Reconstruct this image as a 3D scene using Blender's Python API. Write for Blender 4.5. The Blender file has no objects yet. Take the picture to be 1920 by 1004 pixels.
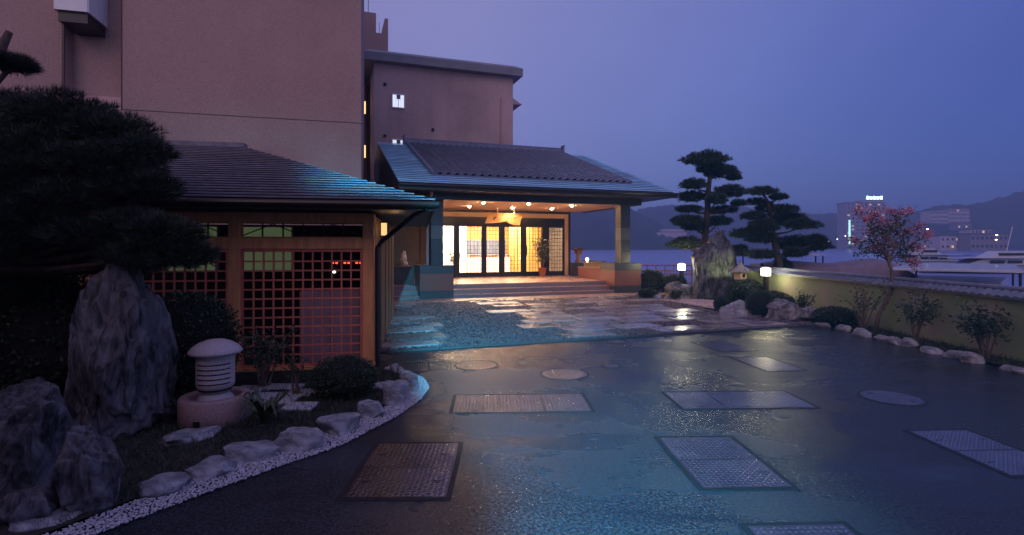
import bpy, bmesh, math, random
import numpy as np
from mathutils import Vector, Matrix, noise
random.seed(7); RNG = np.random.default_rng(7)
sc = bpy.context.scene
R = math.radians
# ------------------------------------------------------------------ camera
EYE = 1.7
cam_d = bpy.data.cameras.new('camera'); cam = bpy.data.objects.new('camera', cam_d)
sc.collection.objects.link(cam); sc.camera = cam
cam.location = (0, 0, EYE); cam.rotation_euler = (R(90), 0, 0)
cam_d.sensor_width = 36; cam_d.lens = 18.75; cam_d.shift_y = -0.0198
cam_d.clip_start = 0.05; cam_d.clip_end = 6000
# ------------------------------------------------------------------ sky: dusk, afterglow behind and to the left
w = bpy.data.worlds.new('World'); sc.world = w; w.use_nodes = True
nt = w.node_tree; N = nt.nodes; L = nt.links
bg = N['Background']
tc = N.new('ShaderNodeTexCoord')
dot = N.new('ShaderNodeVectorMath'); dot.operation = 'DOT_PRODUCT'; dot.inputs[1].default_value = (-0.90, -0.43, 0)
L.new(tc.outputs['Generated'], dot.inputs[0])
mr = N.new('ShaderNodeMapRange'); mr.inputs[1].default_value = -1; mr.inputs[2].default_value = 1
L.new(dot.outputs['Value'], mr.inputs[0])
rp = N.new('ShaderNodeValToRGB'); L.new(mr.outputs[0], rp.inputs[0])
cr = rp.color_ramp
stops = [(0.0, (.030, .045, .295)), (.14, (.156, .172, .45)), (.325, (.262, .245, .49)), (.5, (.29, .245, .48)), (1.0, (.38, .26, .40))]
cr.elements[0].position = 0; cr.elements[1].position = 1
for p, c in stops[1:-1]: cr.elements.new(p)
for e, (p, c) in zip(sorted(cr.elements, key=lambda e: e.position), stops): e.color = (*c, 1)
sky = N.new('ShaderNodeTexSky'); sky.sky_type = 'NISHITA'; sky.sun_disc = False
sky.sun_elevation = R(5); sky.sun_rotation = R(187); sky.ozone_density = 6; sky.dust_density = 0.2
sb = N.new('ShaderNodeVectorMath'); sb.operation = 'SCALE'; sb.inputs['Scale'].default_value = 0.04
L.new(sky.outputs[0], sb.inputs[0])
ad = N.new('ShaderNodeVectorMath'); ad.operation = 'ADD'
L.new(rp.outputs[0], ad.inputs[0]); L.new(sb.outputs[0], ad.inputs[1])
cn = N.new('ShaderNodeTexNoise'); cn.inputs['Scale'].default_value = 2.2; cn.inputs['Detail'].default_value = 5
cmp_ = N.new('ShaderNodeMapping'); cmp_.inputs['Scale'].default_value = (1, 1, 3.5); L.new(tc.outputs['Generated'], cmp_.inputs[0]); L.new(cmp_.outputs[0], cn.inputs['Vector'])
cmr = N.new('ShaderNodeMapRange'); L.new(cn.outputs[0], cmr.inputs[0]); cmr.inputs[1].default_value = .3; cmr.inputs[2].default_value = .7; cmr.inputs[3].default_value = .97; cmr.inputs[4].default_value = 1.03
csc = N.new('ShaderNodeVectorMath'); csc.operation = 'SCALE'; L.new(ad.outputs[0], csc.inputs[0]); L.new(cmr.outputs[0], csc.inputs['Scale'])
L.new(csc.outputs[0], bg.inputs[0]); bg.inputs[1].default_value = 1.0
# faint afterglow as the one sun lamp (already set: very soft, pink)
sun_d = bpy.data.lights.new('sun', 'SUN'); sun = bpy.data.objects.new('sun', sun_d); sc.collection.objects.link(sun)
sun_d.energy = 0.46; sun_d.angle = R(40); sun_d.color = (1, .66, .62)
sun.rotation_euler = Vector((0.12, 0.99, -0.52)).to_track_quat('-Z', 'Y').to_euler()
vs = sc.view_settings; vs.view_transform = 'Standard'; vs.look = 'None'; vs.exposure = 0.0; vs.gamma = 1; vs.use_curve_mapping = False
sc.cycles.use_denoising = True; sc.cycles.max_bounces = 8; sc.cycles.diffuse_bounces = 3; sc.cycles.glossy_bounces = 4
sc.cycles.transparent_max_bounces = 16; sc.cycles.sample_clamp_indirect = 12; sc.cycles.caustics_reflective = False; sc.cycles.caustics_refractive = False
sc.cycles.volume_bounces = 0

# ------------------------------------------------------------------ helpers
COL = sc.collection.objects
def at(px, py, Y): return Vector(((px-960)/1000*Y, Y, EYE-(py-464)/1000*Y))
def gd(px, py, z=0): return at(px, py, (EYE-z)*1000/(py-464))
def link(o, parent=None):
    COL.link(o)
    if parent: o.parent = parent
    return o
def tag(o, label=None, cat=None, group=None, kind=None):
    if label: o['label'] = label
    if cat: o['category'] = cat
    if group: o['group'] = group
    if kind: o['kind'] = kind
    return o
def empty(name, loc=(0, 0, 0), rz=0, label=None, cat=None, group=None):
    o = bpy.data.objects.new(name, None); o.location = loc; o.rotation_euler = (0, 0, rz); link(o)
    return tag(o, label, cat, group)
def mesh_np(name, V, F, mat, parent=None, smooth=False):
    me = bpy.data.meshes.new(name); V = np.asarray(V, dtype=np.float32); F = np.asarray(F, dtype=np.int32); k = F.shape[1]
    me.vertices.add(len(V)); me.vertices.foreach_set('co', V.ravel())
    me.loops.add(F.size); me.loops.foreach_set('vertex_index', F.ravel())
    me.polygons.add(len(F)); me.polygons.foreach_set('loop_start', np.arange(0, F.size, k, dtype=np.int32))
    me.polygons.foreach_set('loop_total', np.full(len(F), k, dtype=np.int32))
    if smooth: me.polygons.foreach_set('use_smooth', np.ones(len(F), dtype=bool))
    me.update(calc_edges=True); me.materials.append(mat)
    return link(bpy.data.objects.new(name, me), parent)
class MB:
    def __init__(s): s.v = []; s.f = []
    def add(s, vs, fs):
        b = len(s.v); s.v += [tuple(p) for p in vs]; s.f += [tuple(b+i for i in f) for f in fs]; return s
    def bx(s, x0, x1, y0, y1, z0, z1, bev=0):
        if bev:
            b = min(bev, (x1-x0)/3, (y1-y0)/3, (z1-z0)/3)
            return s.prism([(x0+b, y0), (x1-b, y0), (x1, y0+b), (x1, y1-b), (x1-b, y1), (x0+b, y1), (x0, y1-b), (x0, y0+b)], z0, z1, b)
        return s.add([(x0, y0, z0), (x1, y0, z0), (x1, y1, z0), (x0, y1, z0), (x0, y0, z1), (x1, y0, z1), (x1, y1, z1), (x0, y1, z1)],
                     [(0, 3, 2, 1), (4, 5, 6, 7), (0, 1, 5, 4), (1, 2, 6, 5), (2, 3, 7, 6), (3, 0, 4, 7)])
    def prism(s, poly, z0, z1, chamfer=0):
        n = len(poly)
        if chamfer:
            cx = sum(p[0] for p in poly)/n; cy = sum(p[1] for p in poly)/n
            mx = max(abs(p[0]-cx) for p in poly); my = max(abs(p[1]-cy) for p in poly)
            top = [(cx+(p[0]-cx)*(1-chamfer/mx), cy+(p[1]-cy)*(1-chamfer/my)) for p in poly]
            V = [(x, y, z0) for x, y in poly]+[(x, y, z1-chamfer) for x, y in poly]+[(x, y, z1) for x, y in top]
            F = [tuple(range(n-1, -1, -1)), tuple(range(2*n, 3*n))]
            for k in (0, n): F += [(k+i, k+(i+1) % n, k+n+(i+1) % n, k+n+i) for i in range(n)]
        else:
            V = [(x, y, z0) for x, y in poly]+[(x, y, z1) for x, y in poly]
            F = [tuple(range(n-1, -1, -1)), tuple(range(n, 2*n))]+[(i, (i+1) % n, n+(i+1) % n, n+i) for i in range(n)]
        return s.add(V, F)
    def bar(s, a, b, wd, h=None, up=(0, 0, 1)):
        a = Vector(a); b = Vector(b); d = (b-a).normalized(); h = h or wd; up = Vector(up)
        if abs(d.dot(up)) > .99: up = Vector((0, 1, 0))
        x = d.cross(up).normalized()*wd/2; y = x.cross(d).normalized()*h/2
        return s.add([a-x-y, a+x-y, a+x+y, a-x+y, b-x-y, b+x-y, b+x+y, b-x+y],
                     [(3, 2, 1, 0), (4, 5, 6, 7), (0, 1, 5, 4), (1, 2, 6, 5), (2, 3, 7, 6), (3, 0, 4, 7)])
    def tube(s, pts, rad, n=8):
        pts = [Vector(p) for p in pts]; rad = rad if hasattr(rad, '__len__') else [rad]*len(pts); V = []; F = []
        ref = Vector((.31, .9, .29)).normalized()
        for i, p in enumerate(pts):
            d = (pts[min(i+1, len(pts)-1)]-pts[max(i-1, 0)]).normalized()
            x = d.cross(ref); x = (x if x.length > .05 else d.cross(Vector((1, 0, 0)))).normalized(); y = d.cross(x)
            V += [p+(x*math.cos(t)+y*math.sin(t))*rad[i] for t in (2*math.pi*k/n for k in range(n))]
        for i in range(len(pts)-1):
            F += [(i*n+k, i*n+(k+1) % n, (i+1)*n+(k+1) % n, (i+1)*n+k) for k in range(n)]
        F += [tuple(range(n-1, -1, -1)), tuple((len(pts)-1)*n+k for k in range(n))]
        return s.add(V, F)
    def lathe(s, prof, n=24, c=(0, 0)):
        V = [(c[0]+r*math.cos(2*math.pi*k/n), c[1]+r*math.sin(2*math.pi*k/n), z) for r, z in prof for k in range(n)]
        F = [(i*n+k, i*n+(k+1) % n, (i+1)*n+(k+1) % n, (i+1)*n+k) for i in range(len(prof)-1) for k in range(n)]
        F += [tuple(range(n-1, -1, -1)), tuple((len(prof)-1)*n+k for k in range(n))]
        return s.add(V, F)
    def mesh(s, name, mat, smooth=False):
        me = bpy.data.meshes.new(name); me.from_pydata(s.v, [], s.f); me.materials.append(mat)
        if smooth: me.polygons.foreach_set('use_smooth', [True]*len(me.polygons))
        me.update(); return me
    def build(s, name, mat, parent=None, smooth=False, loc=None):
        o = link(bpy.data.objects.new(name, s.mesh(name, mat, smooth)), parent)
        if loc is not None: o.location = loc
        return o
def inst(name, me, parent=None, loc=(0, 0, 0), rot=(0, 0, 0), scale=(1, 1, 1)):
    o = link(bpy.data.objects.new(name, me), parent); o.location = loc; o.rotation_euler = rot; o.scale = scale; return o
def box(name, mat, parent, *a, **k): return MB().bx(*a, **k).build(name, mat, parent)

# ------------------------------------------------------------------ materials
def newmat(name):
    m = bpy.data.materials.new(name); m.use_nodes = True; t = m.node_tree
    return m, t, t.nodes['Principled BSDF'], t.nodes.new('ShaderNodeTexCoord')
def mth(t, op, a, b=None, c=None):
    n = t.nodes.new('ShaderNodeMath'); n.operation = op
    for i, v in enumerate((a, b, c)):
        if v is None: continue
        if isinstance(v, (int, float)): n.inputs[i].default_value = v
        else: t.links.new(v, n.inputs[i])
    return n.outputs[0]
def nz(t, co, scale, detail=4, rough=.55, dist=0):
    n = t.nodes.new('ShaderNodeTexNoise'); n.inputs['Scale'].default_value = scale; n.inputs['Detail'].default_value = detail
    n.inputs['Roughness'].default_value = rough; n.inputs['Distortion'].default_value = dist; t.links.new(co, n.inputs['Vector']); return n.outputs[0]
def rng(t, v, a, b, c, d):
    n = t.nodes.new('ShaderNodeMapRange'); t.links.new(v, n.inputs[0])
    for i, x in enumerate((a, b, c, d)): n.inputs[i+1].default_value = x
    return n.outputs[0]
def M(name, col, rough=.6, metal=0, var=.18, scale=4, bump=0, bscale=60, rnd=.0, col2=None, stretch=None, emis=None, estr=0, coat=0, spec=.5, rvar=.0, bdist=.01, world=False):
    m, t, p, tcn = newmat(name); l = t.links
    co = tcn.outputs['Object']
    if world: co = t.nodes.new('ShaderNodeNewGeometry').outputs['Position']
    if stretch:
        mp = t.nodes.new('ShaderNodeMapping'); mp.inputs['Scale'].default_value = stretch; l.new(co, mp.inputs[0]); co = mp.outputs[0]
    f = nz(t, co, scale, 6)
    mx = t.nodes.new('ShaderNodeMix'); mx.data_type = 'RGBA'
    a = tuple(c*(1-var) for c in col); b = tuple(min(1, c*(1+var)) for c in (col2 or col))
    mx.inputs[6].default_value = (*a, 1); mx.inputs[7].default_value = (*b, 1)
    l.new(rng(t, f, .3, .7, 0, 1), mx.inputs[0]); out = mx.outputs[2]
    if rnd:
        oi = t.nodes.new('ShaderNodeObjectInfo'); hv = t.nodes.new('ShaderNodeHueSaturation')
        l.new(rng(t, oi.outputs['Random'], 0, 1, 1-rnd, 1+rnd), hv.inputs['Value']); l.new(out, hv.inputs['Color']); out = hv.outputs[0]
    l.new(out, p.inputs['Base Color'])
    p.inputs['Roughness'].default_value = rough; p.inputs['Metallic'].default_value = metal; p.inputs['Specular IOR Level'].default_value = spec
    if rvar: l.new(rng(t, nz(t, co, scale*1.7, 5), .3, .7, max(.02, rough-rvar), min(1, rough+rvar)), p.inputs['Roughness'])
    if coat: p.inputs['Coat Weight'].default_value = coat; p.inputs['Coat Roughness'].default_value = .1
    if bump:
        bn = t.nodes.new('ShaderNodeBump'); bn.inputs['Strength'].default_value = bump; bn.inputs['Distance'].default_value = bdist
        l.new(nz(t, co, bscale, 5, .6), bn.inputs['Height']); l.new(bn.outputs[0], p.inputs['Normal'])
    if emis: p.inputs['Emission Color'].default_value = (*emis, 1); p.inputs['Emission Strength'].default_value = estr
    return m
def glass(name, tint=(1, 1, 1), refl=.08):
    m, t, p, tcn = newmat(name); t.nodes.remove(p); l = t.links; o = t.nodes['Material Output']
    tr = t.nodes.new('ShaderNodeBsdfTransparent'); tr.inputs[0].default_value = (*tint, 1)
    gl = t.nodes.new('ShaderNodeBsdfGlossy'); gl.inputs['Roughness'].default_value = .02
    fr = t.nodes.new('ShaderNodeFresnel'); fr.inputs[0].default_value = 1.45
    mx = t.nodes.new('ShaderNodeMixShader'); l.new(fr.outputs[0], mx.inputs[0]); l.new(tr.outputs[0], mx.inputs[1]); l.new(gl.outputs[0], mx.inputs[2]); l.new(mx.outputs[0], o.inputs[0])
    return m
def leafmat(name, col, var=.5, rough=.55, trans=.25, scale=3):
    m, t, p, tcn = newmat(name); l = t.links
    mx = t.nodes.new('ShaderNodeMix'); mx.data_type = 'RGBA'
    mx.inputs[6].default_value = (*[c*(1-var) for c in col], 1); mx.inputs[7].default_value = (*[c*(1+var) for c in col], 1)
    l.new(rng(t, nz(t, tcn.outputs['Object'], scale, 3), .35, .65, 0, 1), mx.inputs[0]); l.new(mx.outputs[2], p.inputs['Base Color'])
    p.inputs['Roughness'].default_value = rough; p.inputs['Transmission Weight'].default_value = 0
    p.inputs['Subsurface Weight'].default_value = 0
    return m
def emit(name, col, s):
    m, t, p, tcn = newmat(name); p.inputs['Base Color'].default_value = (*col, 1)
    p.inputs['Emission Color'].default_value = (*col, 1); p.inputs['Emission Strength'].default_value = s; return m
def asphalt():
    m, t, p, tcn = newmat('wet_asphalt'); l = t.links; co = tcn.outputs['Object']
    mpn = t.nodes.new('ShaderNodeMapping'); mpn.inputs['Scale'].default_value = (.8, 1.5, 1); l.new(co, mpn.inputs[0])
    wet = rng(t, nz(t, mpn.outputs[0], .55, 5, .6, .4), .42, .70, 0, 1)
    damp = nz(t, co, .35, 4)
    g = nz(t, co, 110, 2, .7); g2 = nz(t, co, 42, 3, .8)
    mx = t.nodes.new('ShaderNodeMix'); mx.data_type = 'RGBA'; mx.inputs[6].default_value = (.003, .004, .007, 1); mx.inputs[7].default_value = (.066, .086, .11, 1)
    l.new(rng(t, mth(t, 'ADD', mth(t, 'MULTIPLY', g, .4), mth(t, 'MULTIPLY', g2, .6)), .42, .64, 0, 1), mx.inputs[0])
    hv = t.nodes.new('ShaderNodeHueSaturation'); l.new(mx.outputs[2], hv.inputs['Color']); l.new(rng(t, wet, 0, 1, 1, .35), hv.inputs['Value'])
    l.new(hv.outputs[0], p.inputs['Base Color'])
    r0 = rng(t, damp, .35, .65, .24, .38)
    mf = t.nodes.new('ShaderNodeMix'); l.new(wet, mf.inputs[0]); l.new(r0, mf.inputs[2]); mf.inputs[3].default_value = .13
    l.new(mf.outputs[0], p.inputs['Roughness']); p.inputs['Specular IOR Level'].default_value = .42
    bn = t.nodes.new('ShaderNodeBump'); bn.inputs['Distance'].default_value = .011
    l.new(rng(t, wet, 0, 1, .6, .05), bn.inputs['Strength']); l.new(mth(t, 'ADD', g, g2), bn.inputs['Height']); l.new(bn.outputs[0], p.inputs['Normal'])
    return m
def stucco(name, col, stain=.25, world=True):
    m, t, p, tcn = newmat(name); l = t.links; co = t.nodes.new('ShaderNodeNewGeometry').outputs['Position']
    mp = t.nodes.new('ShaderNodeMapping'); mp.inputs['Scale'].default_value = (1.4, 1.4, .10); l.new(co, mp.inputs[0])
    a = nz(t, mp.outputs[0], 1.0, 5, .6); b = nz(t, co, .35, 4); g = nz(t, co, 26, 3, .7)
    v = mth(t, 'MULTIPLY', rng(t, a, .35, .7, 1.0, 1-stain*.5), rng(t, b, .35, .68, 1.05, 1-stain)); v = mth(t, 'MULTIPLY', v, rng(t, g, .3, .7, .80, 1.16))
    hv = t.nodes.new('ShaderNodeHueSaturation'); hv.inputs['Color'].default_value = (*col, 1); l.new(v, hv.inputs['Value']); l.new(hv.outputs[0], p.inputs['Base Color'])
    p.inputs['Roughness'].default_value = .9; bn = t.nodes.new('ShaderNodeBump'); bn.inputs['Strength'].default_value = .9; bn.inputs['Distance'].default_value = .011
    l.new(g, bn.inputs['Height']); l.new(bn.outputs[0], p.inputs['Normal']); return m
def checker_steel():
    m, t, p, tcn = newmat('checker_plate_steel'); l = t.links; f = nz(t, tcn.outputs['Object'], 2.2, 5)
    mx = t.nodes.new('ShaderNodeMix'); mx.data_type = 'RGBA'; mx.inputs[6].default_value = (.32, .30, .32, 1); mx.inputs[7].default_value = (.48, .45, .47, 1)
    l.new(rng(t, f, .3, .7, 0, 1), mx.inputs[0]); l.new(mx.outputs[2], p.inputs['Base Color'])
    p.inputs['Metallic'].default_value = .95; l.new(rng(t, f, .3, .7, .28, .18), p.inputs['Roughness'])
    return m
MAT = dict(
    asphalt=asphalt(), steel=checker_steel(), plate=M('worn_plate_steel', (.19, .175, .19), .34, .95, var=.35, scale=3, rvar=.08),
    steel_frame=M('galvanised_frame', (.022, .022, .024), .55, .4, rvar=.1),
    pink=stucco('pink_stucco', (.42, .28, .25), .14),
    pink_pale=M('pale_stucco', (.56, .36, .36), .9, var=.08, scale=3, bump=.5, bscale=60),
    block=stucco('tan_stucco', (.66, .46, .41), .26),
    slabgrey=M('grey_roof_sheet', (.22, .22, .24), .5, var=.15, scale=2),
    dark=M('dark_timber', (.035, .026, .022), .5, var=.3, scale=6, stretch=(1, 6, 6)),
    darkmetal=M('dark_bronze_frame', (.022, .018, .016), .35, .3, var=.1),
    brownwall=M('brown_wall_panel', (.28, .14, .07), .75, var=.15, scale=2, bump=.2),
    wood=M('hinoki_timber', (.90, .36, .14), .6, var=.22, scale=3, stretch=(5, 5, .6), bump=.15, bscale=20, rnd=.08),
    lattice=M('red_lattice_timber', (.72, .20, .13), .6, var=.2, scale=8, rnd=.10),
    slate=M('slate_shingle', (.115, .118, .165), .38, var=.35, scale=7, bump=.4, bscale=30, rnd=.16, rvar=.1),
    copper=M('verdigris_copper', (.32, .60, .82), .34, .2, var=.30, scale=2.5, bump=.25, bscale=12, rnd=.14, rvar=.1, stretch=(.6, 3, 1)),
    tile=M('grey_roof_tile', (.15, .165, .235), .36, var=.25, scale=6, rnd=.22, rvar=.08),
    granite=M('dark_granite', (.040, .042, .05), .35, var=.35, scale=60, rnd=.2, rvar=.1),
    granite_red=M('red_granite', (.20, .07, .055), .35, var=.3, scale=50, rnd=.12, rvar=.1),
    granite_pale=M('speckled_granite', (.50, .44, .46), .55, var=.35, scale=110, bump=.3, bscale=150),
    pinkconc=M('pink_washed_concrete', (.42, .27, .26), .8, var=.30, scale=70, bump=.8, bscale=90),
    slabs=M('wet_flagstone', (.27, .23, .23), .30, var=.4, scale=.9, bump=.10, bscale=25, rnd=.40, rvar=.22, world=True, bdist=.004),
    whitetile=M('white_stone_tile', (.55, .52, .55), .6, var=.15, scale=9, rnd=.12, bump=.2),
    floor=M('porch_floor_stone', (.42, .26, .21), .32, var=.20, scale=3, rnd=.12, rvar=.1),
    stepm=M('step_granite', (.22, .18, .20), .4, var=.25, scale=40, rnd=.08),
    kerb=M('concrete_kerb', (.06, .06, .065), .6, var=.25, scale=6, bump=.3, rnd=.1),
    gravelbed=M('gravel_base', (.07, .075, .085), .6, var=.4, scale=30, bump=.6, bscale=80),
    gravel=M('blue_grey_gravel', (.115, .088, .10), .42, var=.9, scale=13, world=True),
    pebble=M('white_pebble', (.55, .52, .56), .6, var=.30, scale=31, world=True),
    pinkpeb=M('pink_white_pebble', (.60, .44, .46), .6, var=.30, scale=31, world=True),
    soil=M('dark_soil', (.030, .024, .020), .9, var=.5, scale=8, bump=1, bscale=40),
    ceil=M('porch_ceiling', (.72, .48, .34), .8, var=.05),
    plaster=M('beige_plaster', (.66, .46, .30), .8, var=.08, scale=3),
    white=M('white_paint', (.78, .78, .78), .5, var=.05),
    black=M('black_enamel', (.012, .012, .014), .4, var=.1),
    plaque=M('plaque_timber', (.46, .25, .09), .55, var=.25, scale=3, stretch=(1, 1, 8), bump=.2, bscale=15),
    ink=M('ink', (.03, .02, .015), .7), inkpale=M('weathered_ink', (.30, .22, .12), .7), seal=M('seal_red', (.55, .16, .06), .7),
    counter=M('counter_front', (.55, .40, .34), .5, var=.06), amber=M('amber_wall', (.40, .14, .012), .6, var=.15, scale=2),
    curtain=M('gold_curtain', (.40, .21, .045), .7, var=.25, scale=12, stretch=(1, 1, .05)), bluestone=M('blue_grey_stone', (.05, .055, .085), .6, var=.6, scale=14),
    shoji=M('white_screen', (.85, .82, .78), .7, var=.03), terracotta=M('terracotta', (.55, .16, .06), .6),
    bark=M('pine_bark', (.075, .050, .038), .9, var=.45, scale=14, bump=1, bscale=30, bdist=.02, stretch=(1, 1, .4)),
    bark_light=M('smooth_bark', (.16, .11, .085), .7, var=.3, scale=9, bump=.3),
    wallgreen=M('boundary_wall_plaster', (.30, .46, .17), .85, var=.22, scale=1.1, bump=.6, bscale=50, col2=(.36, .30, .22)),
    bamboo=M('bamboo', (.42, .30, .13), .5, var=.3, scale=9, rnd=.2), orange=M('orange_rail_paint', (.60, .15, .06), .5, var=.15),
    water=None, hull=M('white_gelcoat', (.50, .50, .54), .3, var=.08, scale=2, coat=.3), hulldark=M('dark_hull', (.03, .03, .045), .3, var=.2),
    tarp=M('mauve_boat_tarpaulin', (.20, .15, .19), .7, var=.2, scale=3, bump=.6, bscale=6, bdist=.03), tarpbrown=M('brown_boat_cover', (.09, .05, .045), .75, var=.25, scale=3, bump=.6, bscale=6, bdist=.03),
    window_dark=M('dark_window', (.02, .025, .035), .1, var=.1),
    farwhite=M('far_white_wall', (.60, .50, .52), .8, var=.06), fargrey=M('far_grey_wall', (.34, .30, .33), .8, var=.1, rnd=.2), farroof=M('far_roof', (.14, .11, .13), .7, var=.2, rnd=.2),
    hill=M('wooded_hill', (.030, .045, .030), .95, var=.5, scale=.05),
    needle=leafmat('pine_needles', (.030, .052, .028), .55, scale=4), needle_dk=leafmat('dark_pine_needles', (.022, .036, .022), .5, scale=5),
    leaf=leafmat('shrub_leaves', (.032, .060, .026), .5, scale=9), leaf_olive=leafmat('olive_leaves', (.055, .070, .030), .5, scale=9),
    leaf_red=leafmat('red_maple_leaves', (.16, .03, .025), .4), flower=leafmat('crape_blossom', (.60, .20, .27), .35, .7), flowerw=leafmat('pale_flowers', (.6, .45, .4), .3),
    core=M('twig_mass', (.012, .014, .010), .95, var=.4),
    glass=glass('door_glass'), litwin=emit('lit_window_warm', (1, .62, .25), 1.6), litwhite=M('lit_window_white', (.7, .72, .8), .4, var=.3, scale=6, emis=(.80, .86, 1), estr=.80), litgreen=M('lit_window_green', (.2, .25, .15), .5, var=.6, scale=5, emis=(.30, .40, .20), estr=.16),
    lamp=emit('lamp_glow_white', (1, .95, .72), 9), lampwarm=emit('lamp_glow_warm', (1, .66, .30), 7), lens=emit('downlight_bulb', (1, .60, .27), 1000), red=emit('red_indicator', (1, .05, .02), 6),
    neon=emit('cyan_neon', (.45, 1, .95), 9), farwin=emit('far_lit_window', (1, .72, .42), .75), neon_soft=emit('cyan_light_strip', (.45, .95, .85), 2.2), farlamp=emit('far_lamp', (1, .85, .6), 12), merc=emit('mercury_lamp', (.45, 1, .9), 12),
)
def rockmat(name, c, c2, stretch, bs=9):
    m, t, p, tcn = newmat(name); l = t.links
    mp = t.nodes.new('ShaderNodeMapping'); mp.inputs['Scale'].default_value = stretch; l.new(tcn.outputs['Object'], mp.inputs[0])
    f = nz(t, mp.outputs[0], bs, 8, .65, 1.2); f2 = nz(t, tcn.outputs['Object'], 2.2, 4)
    mx = t.nodes.new('ShaderNodeMix'); mx.data_type = 'RGBA'; mx.inputs[6].default_value = (*c, 1); mx.inputs[7].default_value = (*c2, 1)
    l.new(rng(t, mth(t, 'ADD', f, mth(t, 'MULTIPLY', mth(t, 'SUBTRACT', f2, .5), .6)), .36, .62, 0, 1), mx.inputs[0]); l.new(mx.outputs[2], p.inputs['Base Color'])
    p.inputs['Roughness'].default_value = .62
    bn = t.nodes.new('ShaderNodeBump'); bn.inputs['Strength'].default_value = .8; bn.inputs['Distance'].default_value = .03; l.new(f, bn.inputs['Height']); l.new(bn.outputs[0], p.inputs['Normal'])
    return m
MAT['rock'] = rockmat('streaked_rock', (.008, .008, .011), (.17, .16, .18), (1, 1, .30), 11)
MAT['rock2'] = rockmat('garden_rock', (.07, .065, .065), (.36, .33, .34), (1, 1, 1), 5)
MAT['stone'] = rockmat('edging_stone', (.16, .16, .18), (.45, .44, .47), (1, 1, 1.6), 6)
def watermat():
    m, t, p, tcn = newmat('sea_water'); l = t.links
    p.inputs['Base Color'].default_value = (.17, .21, .52, 1); p.inputs['Roughness'].default_value = .30
    mp = t.nodes.new('ShaderNodeMapping'); mp.inputs['Scale'].default_value = (.35, 1, 1); l.new(tcn.outputs['Object'], mp.inputs[0])
    bn = t.nodes.new('ShaderNodeBump'); bn.inputs['Strength'].default_value = .2; bn.inputs['Distance'].default_value = .06
    l.new(nz(t, mp.outputs[0], 1.1, 4), bn.inputs['Height']); l.new(bn.outputs[0], p.inputs['Normal']); return m
MAT['water'] = watermat()
# ================================================================== SETTING
# the quay: one asphalt sheet, its stone edge, then the sea
MB().bx(-70, 8.3, -45, 26, -3, 0).build('courtyard_ground', MAT['asphalt'])['kind'] = 'structure'
MB().add([(-1400, -45.5, -1.0), (1600, -45.5, -1.0), (1600, 1500, -1.0), (-1400, 1500, -1.0)], [(0, 1, 2, 3)]).build('water', MAT['water'])['kind'] = 'structure'
# porch frame: x along the facade, y into the building
PA = R(19); PO = Vector((-2.93, 16.94, 0)); CU = math.cos(PA); SU = math.sin(PA)
def pw(x, y, z=0): return Vector((PO.x+x*CU-y*SU, PO.y+x*SU+y*CU, z))
def pl(X, Y): dx = X-PO.x; dy = Y-PO.y; return (dx*CU+dy*SU, -dx*SU+dy*CU)
def pip(P, poly):
    x, y = P[:, 0], P[:, 1]; ins = np.zeros(len(P), bool); n = len(poly)
    for i in range(n):
        x0, y0 = poly[i]; x1, y1 = poly[(i+1) % n]
        if y0 == y1: continue
        ins ^= ((y0 > y) != (y1 > y)) & (x < (x1-x0)*(y-y0)/(y1-y0)+x0)
    return ins
ico = bmesh.new(); bmesh.ops.create_icosphere(ico, subdivisions=1, radius=1); ico.verts.ensure_lookup_table()
IV = np.array([v.co[:] for v in ico.verts]); IF = np.array([[v.index for v in f.verts] for f in ico.faces]); ico.free()
OV = np.array([(1, 0, 0), (-1, 0, 0), (0, 1, 0), (0, -1, 0), (0, 0, 1), (0, 0, -1)], float)
OF = np.array([(0, 2, 4), (2, 1, 4), (1, 3, 4), (3, 0, 4), (2, 0, 5), (1, 2, 5), (3, 1, 5), (0, 3, 5)])
def pebbles(name, poly, pitch, size, mat, z=0.01, hi=False, parent=None, drop=None):
    xs = [p[0] for p in poly]; ys = [p[1] for p in poly]
    gx, gy = np.meshgrid(np.arange(min(xs), max(xs), pitch), np.arange(min(ys), max(ys), pitch)); P = np.stack([gx.ravel(), gy.ravel()], 1)
    P += RNG.uniform(-.5, .5, P.shape)*pitch; P = P[pip(P, poly)]
    if drop is not None: P = P[~drop(P)]
    n = len(P); V0, F0 = (IV, IF) if hi else (OV, OF)
    s = size*RNG.uniform(.6, 1.25, (n, 1, 1))*np.array([1, .8, .6])*RNG.uniform(.8, 1.2, (n, 1, 3))
    V = V0[None]*s; a = RNG.uniform(0, 6.283, n); b = RNG.normal(0, .35, n)
    x, y, zz = V[..., 0].copy(), V[..., 1].copy(), V[..., 2].copy()
    x, zz = x*np.cos(b)[:, None]-zz*np.sin(b)[:, None], x*np.sin(b)[:, None]+zz*np.cos(b)[:, None]
    x, y = x*np.cos(a)[:, None]-y*np.sin(a)[:, None], x*np.sin(a)[:, None]+y*np.cos(a)[:, None]
    V = np.stack([x+P[:, :1], y+P[:, 1:], zz+z+RNG.uniform(0, size*.5, (n, 1))], -1).reshape(-1, 3)
    F = (F0[None]+(np.arange(n)*len(V0))[:, None, None]).reshape(-1, 3)
    return mesh_np(name, V, F, mat, parent, True)
def sheet(name, poly, z, mat, kind='structure'):
    o = MB().add([(x, y, z) for x, y in poly], [tuple(range(len(poly)))]).build(name, mat); o['kind'] = kind; return o
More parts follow.
